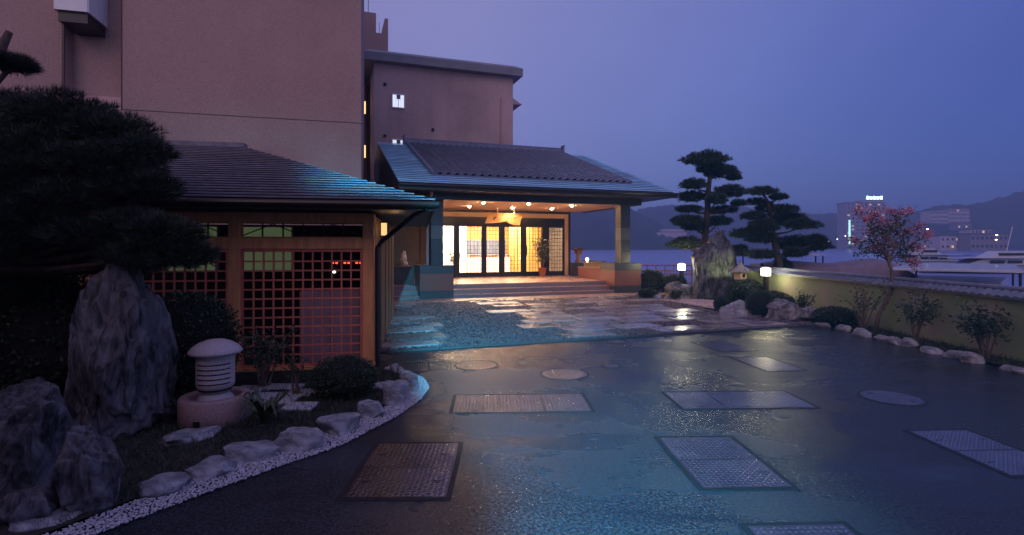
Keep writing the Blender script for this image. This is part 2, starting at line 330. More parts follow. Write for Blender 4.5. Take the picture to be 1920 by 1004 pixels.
# gravel forecourt
g2 = lambda px, py: tuple(gd(px, py)[:2])
grav_poly = [tuple(pw(-3.4, -8.12)[:2]), tuple(pw(7.6, -8.12)[:2]), (6.75, 11.7), (6.35, 12.0), (5.45, 13.5), (4.95, 16.2), (4.5, 17.6), (4.6, 18.3), tuple(pw(7.0, -.95)[:2]), tuple(pw(-3.4, -.95)[:2])]
sheet('gravel_bed', grav_poly, .004, MAT['gravelbed'])
slab_rects = []
def indrop(P):
    dx = P[:, 0]-PO.x; dy = P[:, 1]-PO.y; lx = dx*CU+dy*SU; ly = -dx*SU+dy*CU; m = np.zeros(len(P), bool)
    for a, b, c, d in slab_rects: m |= (lx > a) & (lx < b) & (ly > c) & (ly < d)
    return m
pav = MB().bx(-.0, .01, 0, .01, 0, .01)
paving = empty('flagstone_paving', PO, PA); paving['kind'] = 'structure'
rs = random.Random(3)
# broad path from the steps to the drive
y = -8.05; row = 0
while y < -1.2:
    d = rs.uniform(.60, .74); x = 1.25+rs.uniform(-.25, .45) + (.25 if row % 2 else 0); xe = 6.0+rs.uniform(-.5, .5)
    while x < xe:
        wd = rs.uniform(.85, 1.35)
        keep = not (rs.random() < .2 and y < -2.0)
        if keep: slab_rects.append((x, x+wd-.085, y, y+d-.10))
        x += wd
    y += d; row += 1
# stepping slabs on the left
y = -7.95; k = 0
while y < -1.5:
    d = rs.uniform(.46, .6); x = -1.75+rs.uniform(-.28, .28)+(.15 if k % 2 else -.1)
    slab_rects.append((x, x+rs.uniform(.95, 1.2), y, y+d)); y += d+rs.uniform(.10, .32); k += 1
for (a, b, c, d) in slab_rects:
    j = .02; q = [(a+rs.uniform(0, j), c+rs.uniform(0, j)), (b-rs.uniform(0, j), c+rs.uniform(0, j)), (b-rs.uniform(0, j), d-rs.uniform(0, j)), (a+rs.uniform(0, j), d-rs.uniform(0, j))]
    MB().prism(q, .0, .046+rs.uniform(-.004, .006), .008).build('flagstone', MAT['slabs'], paving)
# strip of paving in front of the steps
x = -3.3
while x < 8.2:
    wd = rs.uniform(.8, 1.0); MB().bx(x, x+wd-.008, -.93, -.02, 0, .05+rs.uniform(-.003, .003), bev=.006).build('flagstone', MAT['floor'], paving); x += wd
tag(pebbles('gravel', grav_poly, .052, .040, MAT['gravel'], .012, drop=indrop), 'blue grey wet gravel between the flagstones', 'gravel', kind='stuff')
kerb = empty('kerb', PO, PA); kerb['kind'] = 'structure'
x = -3.4
while x < 7.6:
    MB().bx(x, min(x+.595, 7.62), -8.18, -8.11, -.02, .03, bev=.008).build('kerb_stone', MAT['kerb'], kerb); x += .6
# ------------------------------------------------------------------ steel covers in the asphalt
def lozenges(keep, x0, x1, y0, y1, z, pitch=.036):
    m = MB(); a, b, h = pitch*.62, pitch*.28, .0019; r = .7071
    nx_ = int((x1-x0)/pitch); ny_ = int((y1-y0)/pitch)
    for i in range(nx_):
        for j in range(ny_):
            cx = x0+(i+.5)*(x1-x0)/nx_; cy = y0+(j+.5)*(y1-y0)/ny_
            if not keep(cx, cy): continue
            s_ = 1 if (i+j) % 2 else -1; ux, uy = r, r*s_; vx, vy = -uy, ux
            P = [(-a, 0, 0), (0, -b, 0), (a, 0, 0), (0, b, 0), (-a*.45, 0, h), (a*.45, 0, h)]
            m.add([(cx+p*ux+q*vx, cy+p*uy+q*vy, z+t_) for p, q, t_ in P], [(0, 1, 4), (1, 5, 4), (1, 2, 5), (2, 3, 5), (3, 4, 5), (3, 0, 4)])
    return m
def hatch(c, wx, wy, rz, n, along, label, axis_handles=True):
    o = empty('steel_hatch', (c[0], c[1], 0), rz, label, 'hatch', 'steel hatches in the drive')
    f = MB(); t = .035
    f.bx(-wx/2-t, wx/2+t, -wy/2-t, -wy/2, -.01, .003).bx(-wx/2-t, wx/2+t, wy/2, wy/2+t, -.01, .003).bx(-wx/2-t, -wx/2, -wy/2, wy/2, -.01, .003).bx(wx/2, wx/2+t, -wy/2, wy/2, -.01, .003)
    f.build('frame', MAT['steel_frame'], o)
    for i in range(n):
        if along == 'x': a, b = -wx/2+wx*i/n+.004, -wx/2+wx*(i+1)/n-.004; p = box('cover_plate', MAT['plate'], o, a, b, -wy/2+.004, wy/2-.004, -.01, .004); R4 = (a+.012, b-.012, -wy/2+.016, wy/2-.016)
        else: a, b = -wy/2+wy*i/n+.004, -wy/2+wy*(i+1)/n-.004; p = box('cover_plate', MAT['plate'], o, -wx/2+.004, wx/2-.004, a, b, -.01, .004); R4 = (-wx/2+.016, wx/2-.016, a+.012, b-.012)
        tz = lozenges(lambda x_, y_: True, *R4, .0041).build('tread_pattern', MAT['steel'], p, True); tz['kind'] = 'stuff'
        for s in (-1, 1):
            m = (a+b)/2
            if along == 'x': box('lifting_slot', MAT['black'], p, m-.035, m+.035, s*wy*.40-.008, s*wy*.40+.008, .004, .0065)
            else: box('lifting_slot', MAT['black'], p, s*wx*.36-.03, s*wx*.36+.03, m-.008, m+.008, .004, .0065)
    return o
def quad_hatch(q, n, along, label):
    P = [gd(*p) for p in q]; c = sum(P, Vector())/4; ex = (P[1]-P[0]+P[2]-P[3])/2; ey = (P[0]-P[3]+P[1]-P[2])/2
    return hatch(c, ex.length, ey.length, math.atan2(ex.y, ex.x), n, along, label)
quad_hatch([(690, 833), (851, 832), (850, 934), (664, 934)], 2, 'y', 'dark two-plate steel hatch in the shaded asphalt by the pebble strip')
quad_hatch([(852, 742), (1092, 740), (1108, 771), (852, 775)], 3, 'x', 'three-plate steel hatch glinting orange in the middle of the drive')
quad_hatch([(1240, 737), (1478, 734), (1521, 765), (1288, 767)], 3, 'x', 'purple three-plate steel hatch right of the orange glinting one')
quad_hatch([(1230, 822), (1366, 820), (1490, 914), (1322, 917)], 2, 'y', 'two-plate steel hatch reflecting purple sky in the front of the drive')
quad_hatch([(1705, 809), (1828, 807), (2010, 890), (1893, 893)], 2, 'y', 'steel hatch at the right edge of the drive, partly out of frame')
quad_hatch([(1400, 988), (1588, 983), (1690, 1078), (1483, 1080)], 2, 'y', 'steel hatch cut off by the bottom edge of the picture')
quad_hatch([(1385, 672), (1448, 670), (1497, 695), (1428, 697)], 1, 'x', 'small steel hatch catching the white glint of the bollard lamp')
quad_hatch([(1306, 642), (1364, 639), (1409, 658), (1346, 660)], 1, 'x', 'small dull steel hatch nearest the gravel kerb')
quad_hatch([(724, 684), (796, 682), (808, 695), (734, 699)], 1, 'x', 'small pale steel hatch beside the corner of the gatehouse')
def manhole(px, py, r, label, mat='steel'):
    c = gd(px, py); o = empty('manhole_cover', (c.x, c.y, 0), rs.uniform(0, 3), label, 'manhole', 'round manhole covers')
    MB().lathe([(r+.03, -.01), (r+.03, .003), (r+.004, .0032), (r+.004, -.01)], 40).build('rim', MAT['steel_frame'], o)
    p = MB().lathe([(r, -.01), (r, .004), (.01, .0042)], 40).build('cover_plate', MAT['plate'], o)
    tz = lozenges(lambda x_, y_: x_*x_+y_*y_ < (r-.03)**2, -r, r, -r, r, .0043).build('tread_pattern', MAT[mat], p, True); tz['kind'] = 'stuff'
    for s in (-1, 1): box('lifting_slot', MAT['black'], p, s*r*.7-.03, s*r*.7+.03, -.008, .008, .004, .0075)
manhole(893, 685, .285, 'round manhole cover glinting orange beside the dark puddle')
manhole(1058, 702, .30, 'round manhole cover glinting orange above the three-plate hatch')
manhole(1672, 746, .30, 'faint round manhole cover in the purple asphalt near the edging stones')
manhole(1146, 687, .11, 'little round valve cover reflecting blue sky in the drive')
manhole(1156, 641.5, .16, 'small round reddish cover by the gravel kerb')
# ------------------------------------------------------------------ planting beds
bedL_in = [g2(-160, 1090), g2(110, 1000), g2(330, 912), g2(420, 872), g2(520, 842), g2(640, 800), g2(705, 776), g2(750, 748), g2(768, 722), g2(752, 706), g2(716, 694)]
bedL_out = [g2(-160, 1150), g2(180, 1006), g2(340, 946), g2(480, 894), g2(640, 838), g2(745, 783), g2(791, 750), g2(805, 728), g2(795, 711), g2(768, 699), g2(730, 689)]
sheet('planting_bed', bedL_in+[(-1.9, 7.6), (-6, 7.2), (-12, 6.5), (-12, 2.2)], .03, MAT['soil'])
sheet('planting_bed', [(6.95, 5.0), (7.4, 5.0), (7.62, 18.5), (7.7, 25.8), (4.6, 25.8), (5.0, 20.0), (4.62, 18.3), (4.6, 17.5), (5.05, 16.2), (5.55, 13.5), (6.4, 12.1), (6.9, 11.5)], .03, MAT['soil'])
tag(pebbles('pebble_strip', bedL_out+bedL_in[::-1], .017, .0115, MAT['pebble'], .012, hi=True), 'band of white pebbles edging the left garden bed', 'pebbles', kind='stuff')
tag(pebbles('pebble_patch', [(4.62, 16.9), (5.0, 15.9), (5.5, 14.0), (5.75, 13.7), (6.1, 15.2), (6.4, 16.6), (5.6, 17.1)], .05, .030, MAT['pinkpeb'], .04), 'pale pink pebbles in front of the tall garden rock', 'pebbles', kind='stuff')

# ================================================================== GATEHOUSE (left, with the lattice)
GA = R(10); GO = Vector((-1.92, 7.45, 0)); gh = empty('gatehouse', GO, GA, 'low timber gatehouse with square lattice screens and a slate hipped roof', 'gatehouse')
def gw(x, y, z=0): c, s = math.cos(GA), math.sin(GA); return Vector((GO.x+x*c-y*s, GO.y+x*s+y*c, z))
posts = [-.165, -1.905, -3.65, -5.40]
for i, x in enumerate(posts): MB().bx(x, x+.155, 0, .15, 0, 2.12, bev=.008).build('post', MAT['wood'], gh)
box('tie_beam', MAT['wood'], gh, -7.5, -.002, -.012, .14, 1.68, 1.82)
box('head_beam', MAT['wood'], gh, -7.5, .0, -.008, .16, 2.055, 2.17)
box('ground_sill', MAT['wood'], gh, -7.5, -.0, -.02, .15, .0, .07)
box('stone_footing', MAT['kerb'], gh, -7.6, .04, -.06, .25, -.02, .012)
MB().bx(-.03, 0, .15, 6.0, 0, 2.12).build('side_wall', MAT['brownwall'], gh)
[box('wall_batten', MAT['dark'], gh, .001, .012, yy, yy+.03, .02, 2.1) for yy in (1.2, 2.4, 3.6, 4.8)]
MB().bx(-7.5, -.03, 3.0, 3.06, 0, 2.12).build('rear_wall', MAT['dark'], gh)
MB().bx(-7.5, -.03, .16, 3.0, .012, .03).build('floor', MAT['granite'], gh)
MB().bx(-7.5, -.03, .16, 3.0, 2.14, 2.16).build('ceiling', MAT['dark'], gh)
hb = MB().bx(-.765, .765, -.011, .011, -.011, .011).mesh('lattice_bar', MAT['lattice']); vb = MB().bx(-.011, .011, -.012, .012, 0, 1.53).mesh('lattice_bar', MAT['lattice'])
for bi, (xa, xb) in enumerate([(-1.75, -.165), (-3.495, -1.905), (-5.245, -3.65)]):
    m = (xa+xb)/2; fr = MB()
    fr.bx(xa+.002, xa+.03, .02, .07, .07, 1.68).bx(xb-.03, xb-.002, .02, .07, .07, 1.68).bx(xa+.03, xb-.03, .02, .07, .07, .105).bx(xa+.03, xb-.03, .02, .07, 1.635, 1.68)
    f = fr.build('lattice_screen', MAT['lattice'], gh); wdt = (xb-xa-.06)
    for i in range(1, 12): inst('lattice_bar', hb, f, (m, .043, .105+1.53*i/12), scale=(wdt/1.53, 1, 1))
    for i in range(1, 12): inst('lattice_bar', vb, f, (xa+.03+wdt*i/12, .046, .105))
    # transom light with crossed muntins
    tr = MB().bx(xa, xb, .05, .09, 1.82, 1.845).bx(xa, xb, .05, .09, 2.03, 2.055).build('transom_frame', MAT['wood'], gh)
    for i in range(1, 6): MB().bx(xa+(xb-xa)*i/6-.008, xa+(xb-xa)*i/6+.008, .055, .08, 1.845, 2.03).build('muntin', MAT['dark'], tr)
    h = (xb-xa)/2
    for k in range(2):
        a = xa+h*k; MB().bar((a+.02, .07, 1.86), (a+h*.5, .07, 2.02), .014).build('muntin', MAT['dark'], tr); MB().bar((a+h*.5, .07, 2.02), (a+h-.02, .07, 1.86), .014).build('muntin', MAT['dark'], tr)
# rear window with planted yard light behind, seen through the lattice
for (xa, xb, za, zb) in [(-2.75, -1.72, 1.25, 2.10), (-3.9, -3.02, 1.25, 2.10), (-6.9, -5.6, 1.6, 2.1)]:
    wf = MB().bx(xa, xa+.03, 2.94, 2.998, za, zb).bx(xb-.03, xb, 2.94, 2.998, za, zb).bx(xa+.03, xb-.03, 2.94, 2.998, zb-.025, zb).bx(xa+.03, xb-.03, 2.94, 2.998, za, za+.02).build('rear_window', MAT['white'], gh)
    box('pane', MAT['litgreen'], wf, xa+.03, xb-.03, 2.965, 2.975, za+.02, zb-.025)
# hipped roof: eave corner at (.8,-.8), ridge 3.33 m back
EZ = 2.27; RUN = 3.33; RISE = 1.2; SL = RISE/RUN; nco = 25
rf = MB().add([(.8, -.8, EZ), (-9, -.8, EZ), (-9, -.8+RUN, EZ+RISE), (.8-RUN, -.8+RUN, EZ+RISE), (.8, 5.86, EZ), (-9, 5.86, EZ)],
              [(1, 0, 3, 2), (0, 4, 3), (4, 5, 2, 3), (0, 1, 5, 4), (1, 2, 5)]).build('roof', MAT['dark'], gh)
for i in range(nco):
    a, b = i/nco, (i+1)/nco+.012; y0, y1 = -.8+RUN*a-.01, -.8+RUN*b; z0, z1 = EZ+RISE*a+.048, EZ+RISE*b+.014
    xr0, xr1 = .8-RUN*a+.015, .8-RUN*b+.015
    MB().add([(-9, y0, z0), (xr0, y0, z0), (xr1, y1, z1), (-9, y1, z1), (-9, y0, z0-.016), (xr0, y0, z0-.016)], [(0, 1, 2, 3), (4, 5, 1, 0), (5, 2, 1)]).build('slate_course', MAT['slate'], rf)
    # the hip slope on the passage side
    xs0, xs1 = .8-RUN*a+.012, .8-RUN*b; ya, yb = -.8+RUN*a, 5.86-RUN*a; yc, yd = -.8+RUN*b, 5.86-RUN*b
    MB().add([(xs0, ya, z0), (xs0, yb, z0), (xs1, yd, z1), (xs1, yc, z1), (xs0, ya, z0-.016), (xs0, yb, z0-.016)], [(0, 1, 2, 3), (4, 5, 1, 0)]).build('slate_course', MAT['slate'], rf)
MB().bar((-9, -.8+RUN, EZ+RISE+.03), (.8-RUN+.1, -.8+RUN, EZ+RISE+.03), .22, .09).build('ridge_cap', MAT['slate'], rf)
MB().bx(-9, .8, -.825, -.795, EZ-.10, EZ+.012).build('fascia', MAT['dark'], rf)
MB().bx(.79, .815, -.8, 5.8, EZ-.10, EZ+.012).build('fascia', MAT['dark'], rf)
MB().bx(-9, .78, -.79, .02, EZ-.07, EZ-.05).build('soffit', MAT['dark'], rf)
MB().bx(-.01, .78, .02, 5.5, EZ-.07, EZ-.05).build('soffit', MAT['dark'], rf)
MB().tube([(-9, -.87, EZ-.035), (.86, -.87, EZ-.035)], .045, 10).build('gutter', MAT['darkmetal'], rf)
MB().tube([(.72, -.86, EZ-.08), (.55, -.55, 2.12), (.10, -.06, 1.78), (.045, -.02, 1.70), (.045, -.02, 0)], .034, 10).build('downpipe', MAT['black'], gh)
# things inside the gatehouse
cb = empty('pale_cabinet', gw(-.62, .30), GA, 'tall pale lavender cabinet standing behind the lattice screen', 'cabinet')
MB().bx(-.44, .40, 0, .5, 0.03, 1.08, bev=.015).build('body', M('lavender_laminate', (.50, .36, .44), .5), cb)
box('door_gap', MAT['black'], cb, -.022, -.016, -.004, 0, .06, 1.06)
dv = empty('indicator_panel', gw(-.70, 2.93, 1.30), GA, 'dark wall panel with three pairs of red lights behind the lattice', 'panel')
box('housing', MAT['black'], dv, -.42, .30, -.03, .06, -.12, .22)
for k in range(3):
    for j in (-.035, .035): MB().lathe([(.018, -.012), (.018, .012), (.001, .013)], 10).build('indicator_light', MAT['red'], dv, loc=(-.26+k*.22+j, -.035, .10))
MB().lathe([(.024, -.015), (.024, .015), (.001, .016)], 10).build('indicator_light', MAT['lamp'], dv, loc=(-.27, -.035, -.07))

# ================================================================== PINK MAIN BUILDING
BA = R(15); BO = Vector((-3.96, 14.0, 0)); mb = empty('main_building', BO, BA, 'tall windowless pink stucco building rising behind the gatehouse', 'building')
H = 22
# wall in panels around the tall recess; crack line joint at 4.95 m
wl = MB(); J = 4.95
wl.bx(-5.44, 0, 0, 9, J+.012, H).bx(-30, 0, .0, 9, 0, J-.012).bx(-5.44, -.02, .03, 8.9, J-.012, J+.012).bx(-30, -6.57, 0, 9, J-.012, H)
wl.bx(-6.57, -5.44, .35, 9, J-.012, H)
wl.build('wall', MAT['pink'], mb)
MB().add([(-6.565, .0, J+.0), (-5.445, .0, J+.0), (-5.445, .349, J+.37), (-6.565, .349, J+.37)], [(0, 1, 2, 3)]).build('recess_sill', MAT['pink_pale'], mb)
box('expansion_joint', M('joint_sealant', (.10, .06, .06), .8), mb, -5.455, -5.425, -.006, .01, J+.01, H)
box('cable_conduit', MAT['darkmetal'], mb, -6.62, -6.575, -.035, -.001, J+.4, H)
vent = MB().bx(-6.52, -5.85, -.6, .35, 6.95, 9.5, bev=.03).build('ventilation_hood', MAT['white'], mb)
box('hood_mouth', MAT['black'], vent, -6.46, -5.9, -.52, .3, 6.72, 6.952)

# ================================================================== REAR BLOCK, WING AND STAIR TOWER
rb_ = empty('rear_block', PO, PA, 'tan stucco three-storey block with a grey slab roof behind the porch', 'building')
box('wall', MAT['block'], rb_, -.74, 6.08, 8.5, 20, 0, 10.25)
MB().prism([(-1.25, 8.05), (6.45, 8.05), (6.45, 20.4), (-1.25, 20.4)], 10.25, 10.62).build('roof_slab', MAT['slabgrey'], rb_)
MB().add([(-1.25, 8.05, 10.62), (6.45, 8.05, 10.62), (6.2, 8.5, 10.86), (-.9, 8.5, 10.86), (-.9, 20, 10.86), (6.2, 20, 10.86), (6.45, 20.4, 10.62), (-1.25, 20.4, 10.62)], [(0, 1, 2, 3), (1, 6, 5, 2), (3, 2, 5, 4), (0, 3, 4, 7)]).build('roof_edge', MAT['slabgrey'], rb_)
for z0 in (8.22, 6.10):
    wn = MB().bx(.05, .10, 8.42, 8.498, z0, z0+.68).bx(.62, .67, 8.42, 8.498, z0, z0+.68).bx(.10, .62, 8.42, 8.498, z0, z0+.05).bx(.10, .62, 8.42, 8.498, z0+.63, z0+.68).build('window', MAT['white'], rb_)
    box('pane', MAT['litwhite'], wn, .10, .62, 8.46, 8.49, z0+.05, z0+.63); box('blind', MAT['slabgrey'], wn, .28, .46, 8.445, 8.458, z0+.44, z0+.63); box('sash_bar', MAT['white'], wn, .35, .375, 8.44, 8.457, z0+.05, z0+.43)
MB().tube([(5.45, 8.44, 5.0), (5.45, 8.44, 9.2)], .045, 8).build('drainpipe', MAT['block'], rb_)
for (x, z) in ((-.25, 9.3), (-.25, 6.9), (2.0, 7.35)): MB().lathe([(.07, -.06), (.07, .05), (.01, .06)], 10).build('vent_cap', MAT['darkmetal'], rb_, loc=(x, 8.46, z))
for z0 in (9.05, 6.68):
    MB().add([(6.08, 9.0, z0), (6.75, 9.0, z0+.05), (6.08, 9.0, z0+.42), (6.08, 15, z0), (6.75, 15, z0+.05), (6.08, 15, z0+.42)], [(0, 1, 2), (3, 5, 4), (0, 3, 4, 1), (1, 4, 5, 2)]).build('balcony_hood', MAT['pink_pale'], rb_)
wg = empty('connecting_wing', PO, PA, 'narrow brown wing with two lit windows between the pink building and rear block', 'building')
box('wall', MAT['brownwall'], wg, -4.0, -.76, 11.0, 19.5, 0, 10.1)
for x in (-.89, -.81): box('pilaster', MAT['dark'], wg, x, x+.045, 10.85, 10.998, 3.4, 9.9)
for z0 in (8.40, 6.18):
    wn = MB().bx(-1.36, -1.32, 10.93, 10.998, z0, z0+.72).bx(-.96, -.92, 10.93, 10.998, z0, z0+.72).bx(-1.32, -.96, 10.93, 10.998, z0, z0+.04).bx(-1.32, -.96, 10.93, 10.998, z0+.68, z0+.72).build('window', MAT['dark'], wg)
    box('pane', MAT['litwin'], wn, -1.32, -.96, 10.96, 10.98, z0+.04, z0+.68)
st = empty('stair_tower', PO, PA, 'mauve stepped stair tower top rising above the rear block roof', 'tower')
MB().prism([(-4.5, 17), (.05, 17), (.05, 19.4), (-4.5, 19.4)], 9, 16.2).build('tower_wall', MAT['pink'], st)
MB().bx(.052, .5, 17.02, 17.25, 9, 15.0).build('parapet', MAT['pink'], st)
MB().add([(.5, 17, 9), (.78, 17, 9), (.78, 17, 15.95), (.58, 17, 15.95), (.38, 17, 15.0), (.5, 17, 15.0), (.78, 19.4, 9), (.78, 19.4, 15.95), (.58, 19.4, 15.95)], [(0, 1, 2, 3, 5), (3, 4, 5), (1, 6, 7, 2), (2, 7, 8, 3)]).build('parapet_fin', MAT['pink'], st)
MB().tube([(-.35, 18, 16.2), (-.35, 18, 19)], .02, 6).build('aerial', MAT['darkmetal'], st)
MB().tube([(.25, 17.1, 15.0), (.25, 17.1, 15.7)], .015, 6).build('aerial', MAT['darkmetal'], st)

# ================================================================== ENTRANCE PORCH
po = empty('entrance_porch', PO, PA, 'lit hotel entrance porch with tiled copper-edged roof, granite pillars and steps', 'porch')
FZ = .45
box('floor_slab', MAT['stepm'], po, -4.2, 8.1, .96, 4.80, 0, FZ-.03)
x = -4.2
while x < 7.0:          # floor slabs
    for (ya, yb) in ((.66, 1.9), (1.9, 3.1), (3.1, 4.3), (4.3, 4.80)):
        if not (-.01 < x+.4 < 1.12 and yb < 2.0): MB().bx(x, min(x+.796, 7.0), ya+.002, yb-.002, FZ-.03, FZ+rs.uniform(-.001, .001), bev=.003).build('floor_tile', MAT['floor'], po)
    x += .8
for (xa, xb) in ((-4.2, -.002), (1.102, 7.018)):
    for i in range(3):
        n = max(2, round((xb-xa)/1.5))
        for k in range(n):
            a = xa+(xb-xa)*k/n; b = xa+(xb-xa)*(k+1)/n-.004
            box('step', MAT['stepm'], po, a, b, .02+.31*i, .98 if i < 2 else .65, .15*i, .15*(i+1)-.022-(.012 if i == 2 else 0))
            if i < 2: MB().bx(a, b, -.005+.31*i, .33+.31*i, .15*(i+1)-.020, .15*(i+1), bev=.005).build('step_tread', MAT['floor'], po)
for (x0, ln) in ((0, 1.1), (7.02, 2.04)):
    p = box('plinth', MAT['granite'], po, x0+.02, x0+1.08, .02, 1.08, 0, 1.10)
    MB().bx(x0, x0+1.1, 0, 1.1, 0, .30, bev=.01).build('granite_block', MAT['granite'], p)
    MB().bx(x0+.004, x0+1.096, .004, 1.096, .303, .86, bev=.006).build('granite_block', MAT['granite_red'], p)
    MB().bx(x0-.01, x0+1.11, -.01, 1.11, .863, 1.12, bev=.012).build('granite_block', MAT['granite'], p)
    px0, py0 = x0+.42, .30
    pil = box('pillar', MAT['granite'], po, px0+.02, px0+.38, py0+.02, py0+.38, 1.12, 3.25)
    for i in range(5): MB().bx(px0, px0+.40, py0, py0+.40, 1.122+.43*i, 1.122+.43*(i+1)-.004, bev=.004).build('granite_block', MAT['granite'] if i != 2 else M('mid_granite', (.10, .105, .115), .35, var=.3, scale=60), pil)
    pil.parent = po
# cheek wall and planter edge by the right plinth
ck = box('cheek_wall', MAT['granite_red'], po, 7.03, 7.40, 1.12, 3.0, 0, .84)
MB().bx(7.0, 7.43, 1.112, 3.02, .842, .90, bev=.01).build('coping', MAT['granite_red'], ck)
# low bamboo screen above the cheek wall, dark parapet beyond
for i in range(22): MB().tube([(7.25, 1.22+i*.08, .90), (7.25, 1.22+i*.08, 1.13)], .016, 6).build('bamboo_rod', MAT['bamboo'], ck)
MB().bx(7.22, 7.28, 1.16, 3.0, 1.13, 1.17).build('rail', MAT['dark'], ck)
box('parapet', MAT['granite'], po, 7.42, 10.2, 4.35, 4.6, 0, 1.02)
# ceiling, beams
box('ceiling', MAT['ceil'], po, -2.4, 8.0, .12, 4.80, 3.27, 3.30)
box('front_beam', MAT['dark'], po, -.0, 8.12, -.02, .12, 3.235, 3.62)
box('side_beam', MAT['dark'], po, 8.0, 8.12, .12, 4.6, 3.235, 3.62)
box('side_beam', MAT['dark'], po, -.12, 0, .12, 4.6, 3.235, 3.62)
# facade wall: brown wall left of the doors, plaster bands above
box('facade_wall', M('dark_brown_panel', (.075, .042, .026), .7, var=.2), po, -4.2, 1.40, 4.81, 5.0, 0, 3.27)
for xx in (-1.9, -1.0, -.1, .8): box('wall_batten', MAT['dark'], po, xx, xx+.03, 4.795, 4.812, FZ, 3.25)
box('plaster_band', MAT['plaster'], po, 1.40, 7.35, 4.80, 4.95, 2.98, 3.17)
box('dark_band', MAT['dark'], po, 1.40, 7.40, 4.78, 4.95, 3.172, 3.268)
box('corner_post', MAT['plaster'], po, 7.24, 7.40, 4.76, 4.95, FZ, 3.17)
box('corner_return', MAT['dark'], po, 7.402, 7.50, 4.74, 8.2, FZ, 3.27)
box('transom', MAT['darkmetal'], po, 1.40, 7.24, 4.82, 4.90, 2.66, 2.978)
box('threshold', MAT['darkmetal'], po, 1.40, 7.24, 4.80, 4.92, FZ, FZ+.06)
panels = [(1.40, 2.24), (2.40, 3.44), (3.58, 4.22), (4.39, 5.22), (5.39, 6.20), (6.46, 7.20)]
DZ0, DZ1 = FZ+.06, 2.66
ends = [1.40]+[v for p in panels for v in p][1:]
for (a, b) in zip([p[1] for p in panels[:-1]], [p[0] for p in panels[1:]]): box('mullion', MAT['darkmetal'], po, a, b, 4.81, 4.91, DZ0, DZ1)
box('mullion', MAT['darkmetal'], po, 7.20, 7.24, 4.81, 4.91, DZ0, DZ1)
for (a, b) in panels:
    fr = MB().bx(a+.002, a+.05, 4.84, 4.88, DZ0, DZ1).bx(b-.05, b-.002, 4.84, 4.88, DZ0, DZ1).bx(a+.05, b-.05, 4.84, 4.88, DZ0, DZ0+.13).bx(a+.05, b-.05, 4.84, 4.88, DZ1-.09, DZ1).build('glazed_door', MAT['darkmetal'], po)
    box('pane', MAT['glass'], fr, a+.05, b-.05, 4.858, 4.864, DZ0+.13, DZ1-.09)
    nv = max(3, round((b-a)/.16)); nh = 12
    for i in range(1, nv): box('glazing_bar', MAT['darkmetal'], fr, a+.05+(b-a-.1)*i/nv-.009, a+.05+(b-a-.1)*i/nv+.009, 4.838, 4.856, DZ0+.13, DZ1-.09)
    for i in range(1, nh): z = DZ0+.13+(DZ1-.22-DZ0)*i/nh; box('glazing_bar', MAT['darkmetal'], fr, a+.05, b-.05, 4.836, 4.854, z-.009, z+.009)
for xh in (5.42, 3.5, 7.16): MB().bx(xh, xh+.03, 4.76, 4.80, 1.35, 1.75, bev=.006).build('door_handle', MAT['steel_frame'], po)
# roof: copper sheets all over, a raised field of pantiles in the middle
RX0, RX1, RY0, RY1, RZ0 = -.75, 8.92, -1.0, 6.4, 3.62; RS = .345
rz = lambda y: RZ0+RS*(y-RY0)
roof = MB().add([(RX0, RY0, RZ0-.03), (RX1, RY0, RZ0-.03), (RX1, RY1, rz(RY1)-.03), (RX0, RY1, rz(RY1)-.03), (RX0, 8.45, 5.4), (RX1, 8.45, 5.4), (RX0, RY0, RZ0-.16), (RX1, RY0, RZ0-.16), (RX1, 8.45, 3.46), (RX0, 8.45, 3.46)],
                [(0, 1, 2, 3), (3, 2, 5, 4), (6, 7, 1, 0), (7, 8, 5, 2, 1), (9, 6, 0, 3, 4), (8, 9, 4, 5), (6, 9, 8, 7)]).build('roof', MAT['dark'], po)
box('fascia', MAT['dark'], roof, RX0-.02, RX1+.02, RY0-.03, RY0-.002, RZ0-.19, RZ0-.01)
MB().tube([(RX0, RY0-.08, RZ0-.06), (RX1, RY0-.08, RZ0-.06)], .05, 8).build('gutter', MAT['darkmetal'], roof)
n = 27
for i in range(n):
    y0 = RY0+(RY1-RY0)*i/n-.012; y1 = RY0+(RY1-RY0)*(i+1)/n+.01; z0, z1 = rz(y0)+.044, rz(y1)+.010
    MB().add([(RX0-.03, y0, z0), (RX1+.03, y0, z0), (RX1+.03, y1, z1), (RX0-.03, y1, z1), (RX0-.03, y0, z0-.016), (RX1+.03, y0, z0-.016), (RX0-.03, y1, z1-.03), (RX1+.03, y1, z1-.03)],
             [(0, 1, 2, 3), (4, 5, 1, 0), (5, 7, 2, 1), (6, 4, 0, 3)]).build('copper_course', MAT['copper'], roof)
TX0, TX1, TY0, TY1 = .43, 7.75, .05, 6.3; nc, nr = 26, 27; tw = (TX1-TX0)/nc; tl = (TY1-TY0)/nr; ang = math.atan(RS); ln = tl/math.cos(ang)*1.12
bed_ = MB().add([(TX0, TY0, rz(TY0)+.01), (TX1, TY0, rz(TY0)+.01), (TX1, TY1, rz(TY1)+.01), (TX0, TY1, rz(TY1)+.01), (TX0, TY0, rz(TY0)+.07), (TX1, TY0, rz(TY0)+.07), (TX1, TY1, rz(TY1)+.07), (TX0, TY1, rz(TY1)+.07)],
                [(4, 5, 6, 7), (0, 1, 5, 4), (1, 2, 6, 5), (3, 0, 4, 7)]).build('tile_bed', MAT['tile'], roof)
prof = [(-.5, .012), (-.36, -.012), (-.14, -.018), (.06, .002), (.2, .040), (.34, .052), (.5, .030)]
